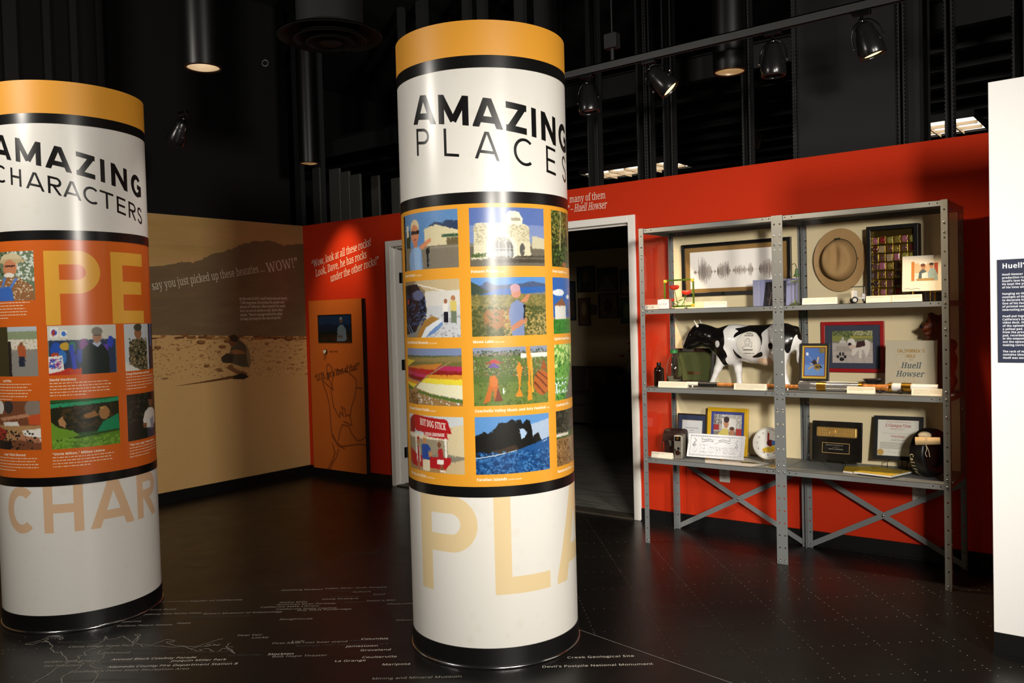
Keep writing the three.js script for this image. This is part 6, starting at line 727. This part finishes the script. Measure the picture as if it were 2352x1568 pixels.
for (const [x0, x1, z0, z1, label] of [[-0.95, 0.27, -3.6, -3.05, 'lit fluorescent troffer seen above the red wall near the doorway'], [2.03, 3.27, -3.8, -3.05, 'lit fluorescent troffer seen above the red wall near the white partition']]) {
  const w = x1 - x0, d = z1 - z0, t = thing('ceiling_light', label, 'ceiling light', [(x0 + x1) / 2, 3.2, (z0 + z1) / 2]); mesh('housing', [box(w, 0.01, d, 0, 0.1, 0), box(w, 0.06, 0.01, 0, 0.07, -d / 2), box(w, 0.06, 0.01, 0, 0.07, d / 2), box(0.01, 0.06, d, -w / 2, 0.07, 0), box(0.01, 0.06, d, w / 2, 0.07, 0)], M('#1a1816', 0.6), t);
  mesh('lamp_glow', new THREE.PlaneGeometry(w - 0.03, d - 0.03).rotateX(Math.PI / 2).translate(0, 0.06, 0), M('#000000', 1, 0, { emissive: '#ffe9cf', emissiveIntensity: 2.4 }), t); const bl = []; for (let i = 1; i < 6; i++) bl.push(box(0.012, 0.03, d - 0.02, -w / 2 + w * i / 6, 0.04, 0)); for (let i = 1; i < 3; i++) bl.push(box(w - 0.02, 0.03, 0.016, 0, 0.04, -d / 2 + d * i / 3)); mesh('louver', bl, M('#cdbfa6', 0.5), t);
  const l = new THREE.RectAreaLight('#ffe9cf', 1.2, w - 0.1, d - 0.1); l.position.set((x0 + x1) / 2, 3.195, (z0 + z1) / 2); l.lookAt((x0 + x1) / 2, 0, (z0 + z1) / 2); scene.add(l);
}
{ const t = thing('cone_fitting', 'small pale cone shaped ceiling fitting above the red wall', 'ceiling fitting', [1.454, 3.12, -2.478]); mesh('cone', lathe([[0.035, 0], [0.045, 0.01], [0.085, 0.15], [0.08, 0.15], [0.038, 0.014], [0, 0.012]]), M('#a89c8c', 0.6), t); mesh('stem', cyl(0.008, 0.008, 0.2, 0, 0.1, 0, 8), MAT.joist, t); }
// track with four heads
{
  const t = thing('track_rail', 'black lighting track running along above the red wall', 'track', [3.2, 3.07, 1.0]); mesh('rail', [box(4.8, 0.045, 0.006, 0, 0.0225, 0.017), box(4.8, 0.045, 0.006, 0, 0.0225, -0.017), box(4.8, 0.006, 0.04, 0, 0.042, 0)], M('#2b2b2b', 0.45), t); mesh('junction_box', rbox(0.085, 0.09, 0.06, -1.26, 0.165, 0, 0.004), MAT.stud, t); mesh('box_neck', cyl(0.012, 0.012, 0.08, -1.26, 0.045, 0, 10), MAT.stud, t); for (const x of [-1.26, 0.9, 2.2]) mesh('hanger_rod', cyl(0.005, 0.005, 4.7 - 3.07 - 0.04, x, 0.04, 0, 8), MAT.stud, t);
}
function trackHead(x, y, z, dir, lit, label, power = 0, angle = 0.4) {
  const t = thing('track_spotlight', label, 'spotlight', [x, y, z], 0, 'track spotlights'), n = V(...dir).normalize(), q = new THREE.Quaternion().setFromUnitVectors(V(0, -1, 0), n), piv = V(0, -0.055, 0), place = g => g.applyQuaternion(q).translate(piv.x, piv.y, piv.z);
  mesh('adapter', [rbox(0.09, 0.024, 0.036, 0, -0.012, 0, 0.004), cyl(0.01, 0.008, 0.034, 0, -0.055, 0, 12)], MAT.blackGloss, t); mesh('knuckle', ball(0.015, 0, -0.055, 0), MAT.chrome.clone(), t).material.color.set('#5a5a5a');
  const side = V(0, 0, 0).crossVectors(n, Math.abs(n.y) > 0.98 ? V(0, 0, 1) : V(0, 1, 0)).normalize();
  mesh('yoke', place(tube([[-0.076, -0.11, 0], [-0.068, -0.05, 0], [-0.04, -0.008, 0], [0, 0.004, 0], [0.04, -0.008, 0], [0.068, -0.05, 0], [0.076, -0.11, 0]], 0.0042, 40, 6)), MAT.blackGloss, t);
  const b = mesh('lamp_body', place(lathe([[0, -0.012], [0.03, -0.014], [0.044, -0.03], [0.05, -0.068], [0.052, -0.07], [0.062, -0.11], [0.068, -0.15], [0.067, -0.185], [0.058, -0.19], [0.054, -0.186], [0.054, -0.165], [0, -0.16]], 36)), M('#161616', 0.25), t);
  for (const s of [1, -1]) mesh('pivot_screw', place(cyl(0.007, 0.007, 0.008, 0, -0.004, 0, 10).rotateZ(Math.PI / 2).translate(s * 0.078, -0.11, 0)), MAT.chrome, t);
  mesh('lens', place(new THREE.CircleGeometry(0.05, 28).rotateX(Math.PI / 2).translate(0, -0.176, 0)), lit ? M('#000000', 0.3, 0, { emissive: '#ffcf8a', emissiveIntensity: 3 }) : M('#0c0c0c', 0.1), b);
  if (lit) { const p = V(x, y, z).add(piv).addScaledVector(n, 0.2); spot(p.x, p.y, p.z, p.x + n.x, p.y + n.y, p.z + n.z, power, angle, 0.7, HALOGEN, 3); }
}
trackHead(1.749, 3.07, 1.0, [0.1, -1, 0.02], false, 'unlit black track spotlight tilted slightly, second bracket from PLACES column');
trackHead(2.19, 3.07, 1.0, [0.62, -0.7, -0.22], true, 'glowing black track spotlight tilted sharply towards the shelves', 13, 0.55);
trackHead(2.951, 3.07, 1.0, [0, -1, 0], false, 'unlit black track spotlight hanging straight down with curved yoke');
trackHead(3.415, 3.07, 1.0, [0.25, -0.9, -0.1], true, 'glowing black track spotlight beside the black board above red wall', 8, 0.6);
trackHead(-0.86, 3.07, 2.2, [-0.5, -0.8, 0.1], false, 'unlit track spotlight lost in the dark above the mural');
trackHead(1.2, 3.07, 1.0, [0.55, -1, -0.3], true, 'glowing track spotlight hidden behind the PLACES column', 15, 0.5);
// cylinder downlights
function downlight(x, y, z, r, label, glow, target, power, angle, pen, color = HALOGEN) {
  const t = thing('cylinder_downlight', label, 'ceiling light', [x, y, z], 0, 'black cylinder downlights'); mesh('housing', cyl(r, r, 4.7 - y, 0, 0, 0, 48, true), M('#050505', 0.38), t); mesh('trim_ring', new THREE.TorusGeometry(r - 0.006, 0.007, 8, 48).rotateX(Math.PI / 2), M('#2a1a10', 0.35, 0.3), t);
  mesh('reflector', new THREE.LatheGeometry([[r - 0.012, 0.002], [r * 0.84, 0.05], [r * 0.6, 0.14]].map(p => new THREE.Vector2(...p)), 40), M('#d8ccb8', 0.35, 0.6), t); mesh('lamp', cyl(r * 0.58, r * 0.58, 0.004, 0, 0.135, 0, 32), M('#000000', 0.5, 0, { emissive: '#ffdcb0', emissiveIntensity: glow }), t);
  spot(x, y + 0.02, z, ...target, power, angle, pen, color, 3);
  const p = new THREE.PointLight(color, glow * 0.012, 0, 2); p.position.set(x, y + 0.1, z); p.castShadow = true; scene.add(p);
}
downlight(0.364, 3.0, 2.82, 0.1, 'black cylinder downlight with bright white reflector between the columns', 3, [0.364, 0, 2.82], 2.5, 0.6, 0.8, WARM);
downlight(2.555, 3.0, 0.66, 0.098, 'black cylinder downlight with warm reflector behind the lighting track', 1.4, [2.555, 0, 0.66], 2, 0.6, 0.8);
downlight(-1.531, 3.0, 0.55, 0.09, 'black cylinder downlight glowing warm above the red quotation wall', 0.8, [-1.76, 1.9, 0], 7, 0.38, 1);
{ // round air diffuser
  const t = thing('air_diffuser', 'large round black air diffuser hanging under a duct', 'air vent', [0.817, 3.2, 2.28]); mesh('duct', cyl(0.19, 0.19, 1.45, 0, 0.05, 0, 48, true), MAT.blackPaint, t); const m = M('#0a0a0a', 0.75); for (const [a, b, y] of [[0.3, 0.17, 0], [0.21, 0.12, -0.02], [0.14, 0.06, -0.035]]) mesh('diffuser_ring', lathe([[a, y], [a - 0.01, y - 0.006], [b, y + 0.06], [b, y + 0.064], [a, y + 0.006]], 56), m, t); mesh('centre_disc', lathe([[0, -0.045], [0.06, -0.04], [0.07, -0.03], [0, 0.02]], 40), m, t);
}
{ const t = thing('ceiling_ring', 'small grey metal ring hanging in the dark above mural', 'hook', [-0.55, 3.45, 1.72]); mesh('ring', new THREE.TorusGeometry(0.022, 0.005, 8, 24).rotateY(0.6).translate(0, 0, 0), M('#7a7a76', 0.4, 0.6), t); mesh('cord', cyl(0.002, 0.002, 1.2, 0, 0.024, 0, 6), MAT.black, t); }
// ------------------------------------------------------------------ soft lights on stands, outside the picture
SOFT.forEach((s, i) => {
  const t = thing('studio_light', ['big square softbox on a stand behind the viewer', 'small softbox on a tall stand beside the mural end', 'medium softbox on a stand far along the room'][i], 'studio light', [s.at[0], 0, s.at[2]]);
  const look = new THREE.Object3D(); look.position.set(...s.at); look.lookAt(...s.to); const q = look.quaternion, P = V(0, s.at[1], 0), put = g => g.applyQuaternion(q).translate(P.x, P.y, P.z); // local +z points at the target
  mesh('diffuser', put(new THREE.PlaneGeometry(s.w, s.h).translate(0, 0, -0.03)), M('#ffffff', 1, 0, { emissive: '#fff0dc', emissiveIntensity: 0.6 }), t); mesh('softbox', put(new THREE.CylinderGeometry(s.w * 0.72, 0.1, 0.35, 4, 1, true).rotateY(Math.PI / 4).rotateX(Math.PI / 2).translate(0, 0, -0.215)), MAT.blackPaint, t); mesh('lamp_head', put(cyl(0.06, 0.06, 0.3, 0, 0, 0, 20).rotateX(-Math.PI / 2).translate(0, 0, -0.38)), MAT.black, t);
  const back = V(0, 0, -0.5).applyQuaternion(q); mesh('pole', cyl(0.014, 0.014, s.at[1] + back.y - 0.02, back.x, 0.02, back.z, 12), MAT.black, t); mesh('bracket', rod(V(back.x, s.at[1] + back.y - 0.01, back.z), V(back.x * 0.8, s.at[1] + back.y * 0.8, back.z * 0.8), 0.015), MAT.black, t); for (let k = 0; k < 3; k++) { const a = k * 2.094 + 0.4; mesh('leg', rod(V(back.x, 0.5, back.z), V(back.x + 0.45 * Math.cos(a), 0.012, back.z + 0.45 * Math.sin(a)), 0.01), MAT.black, t); }
});
renderer.render(scene, camera);
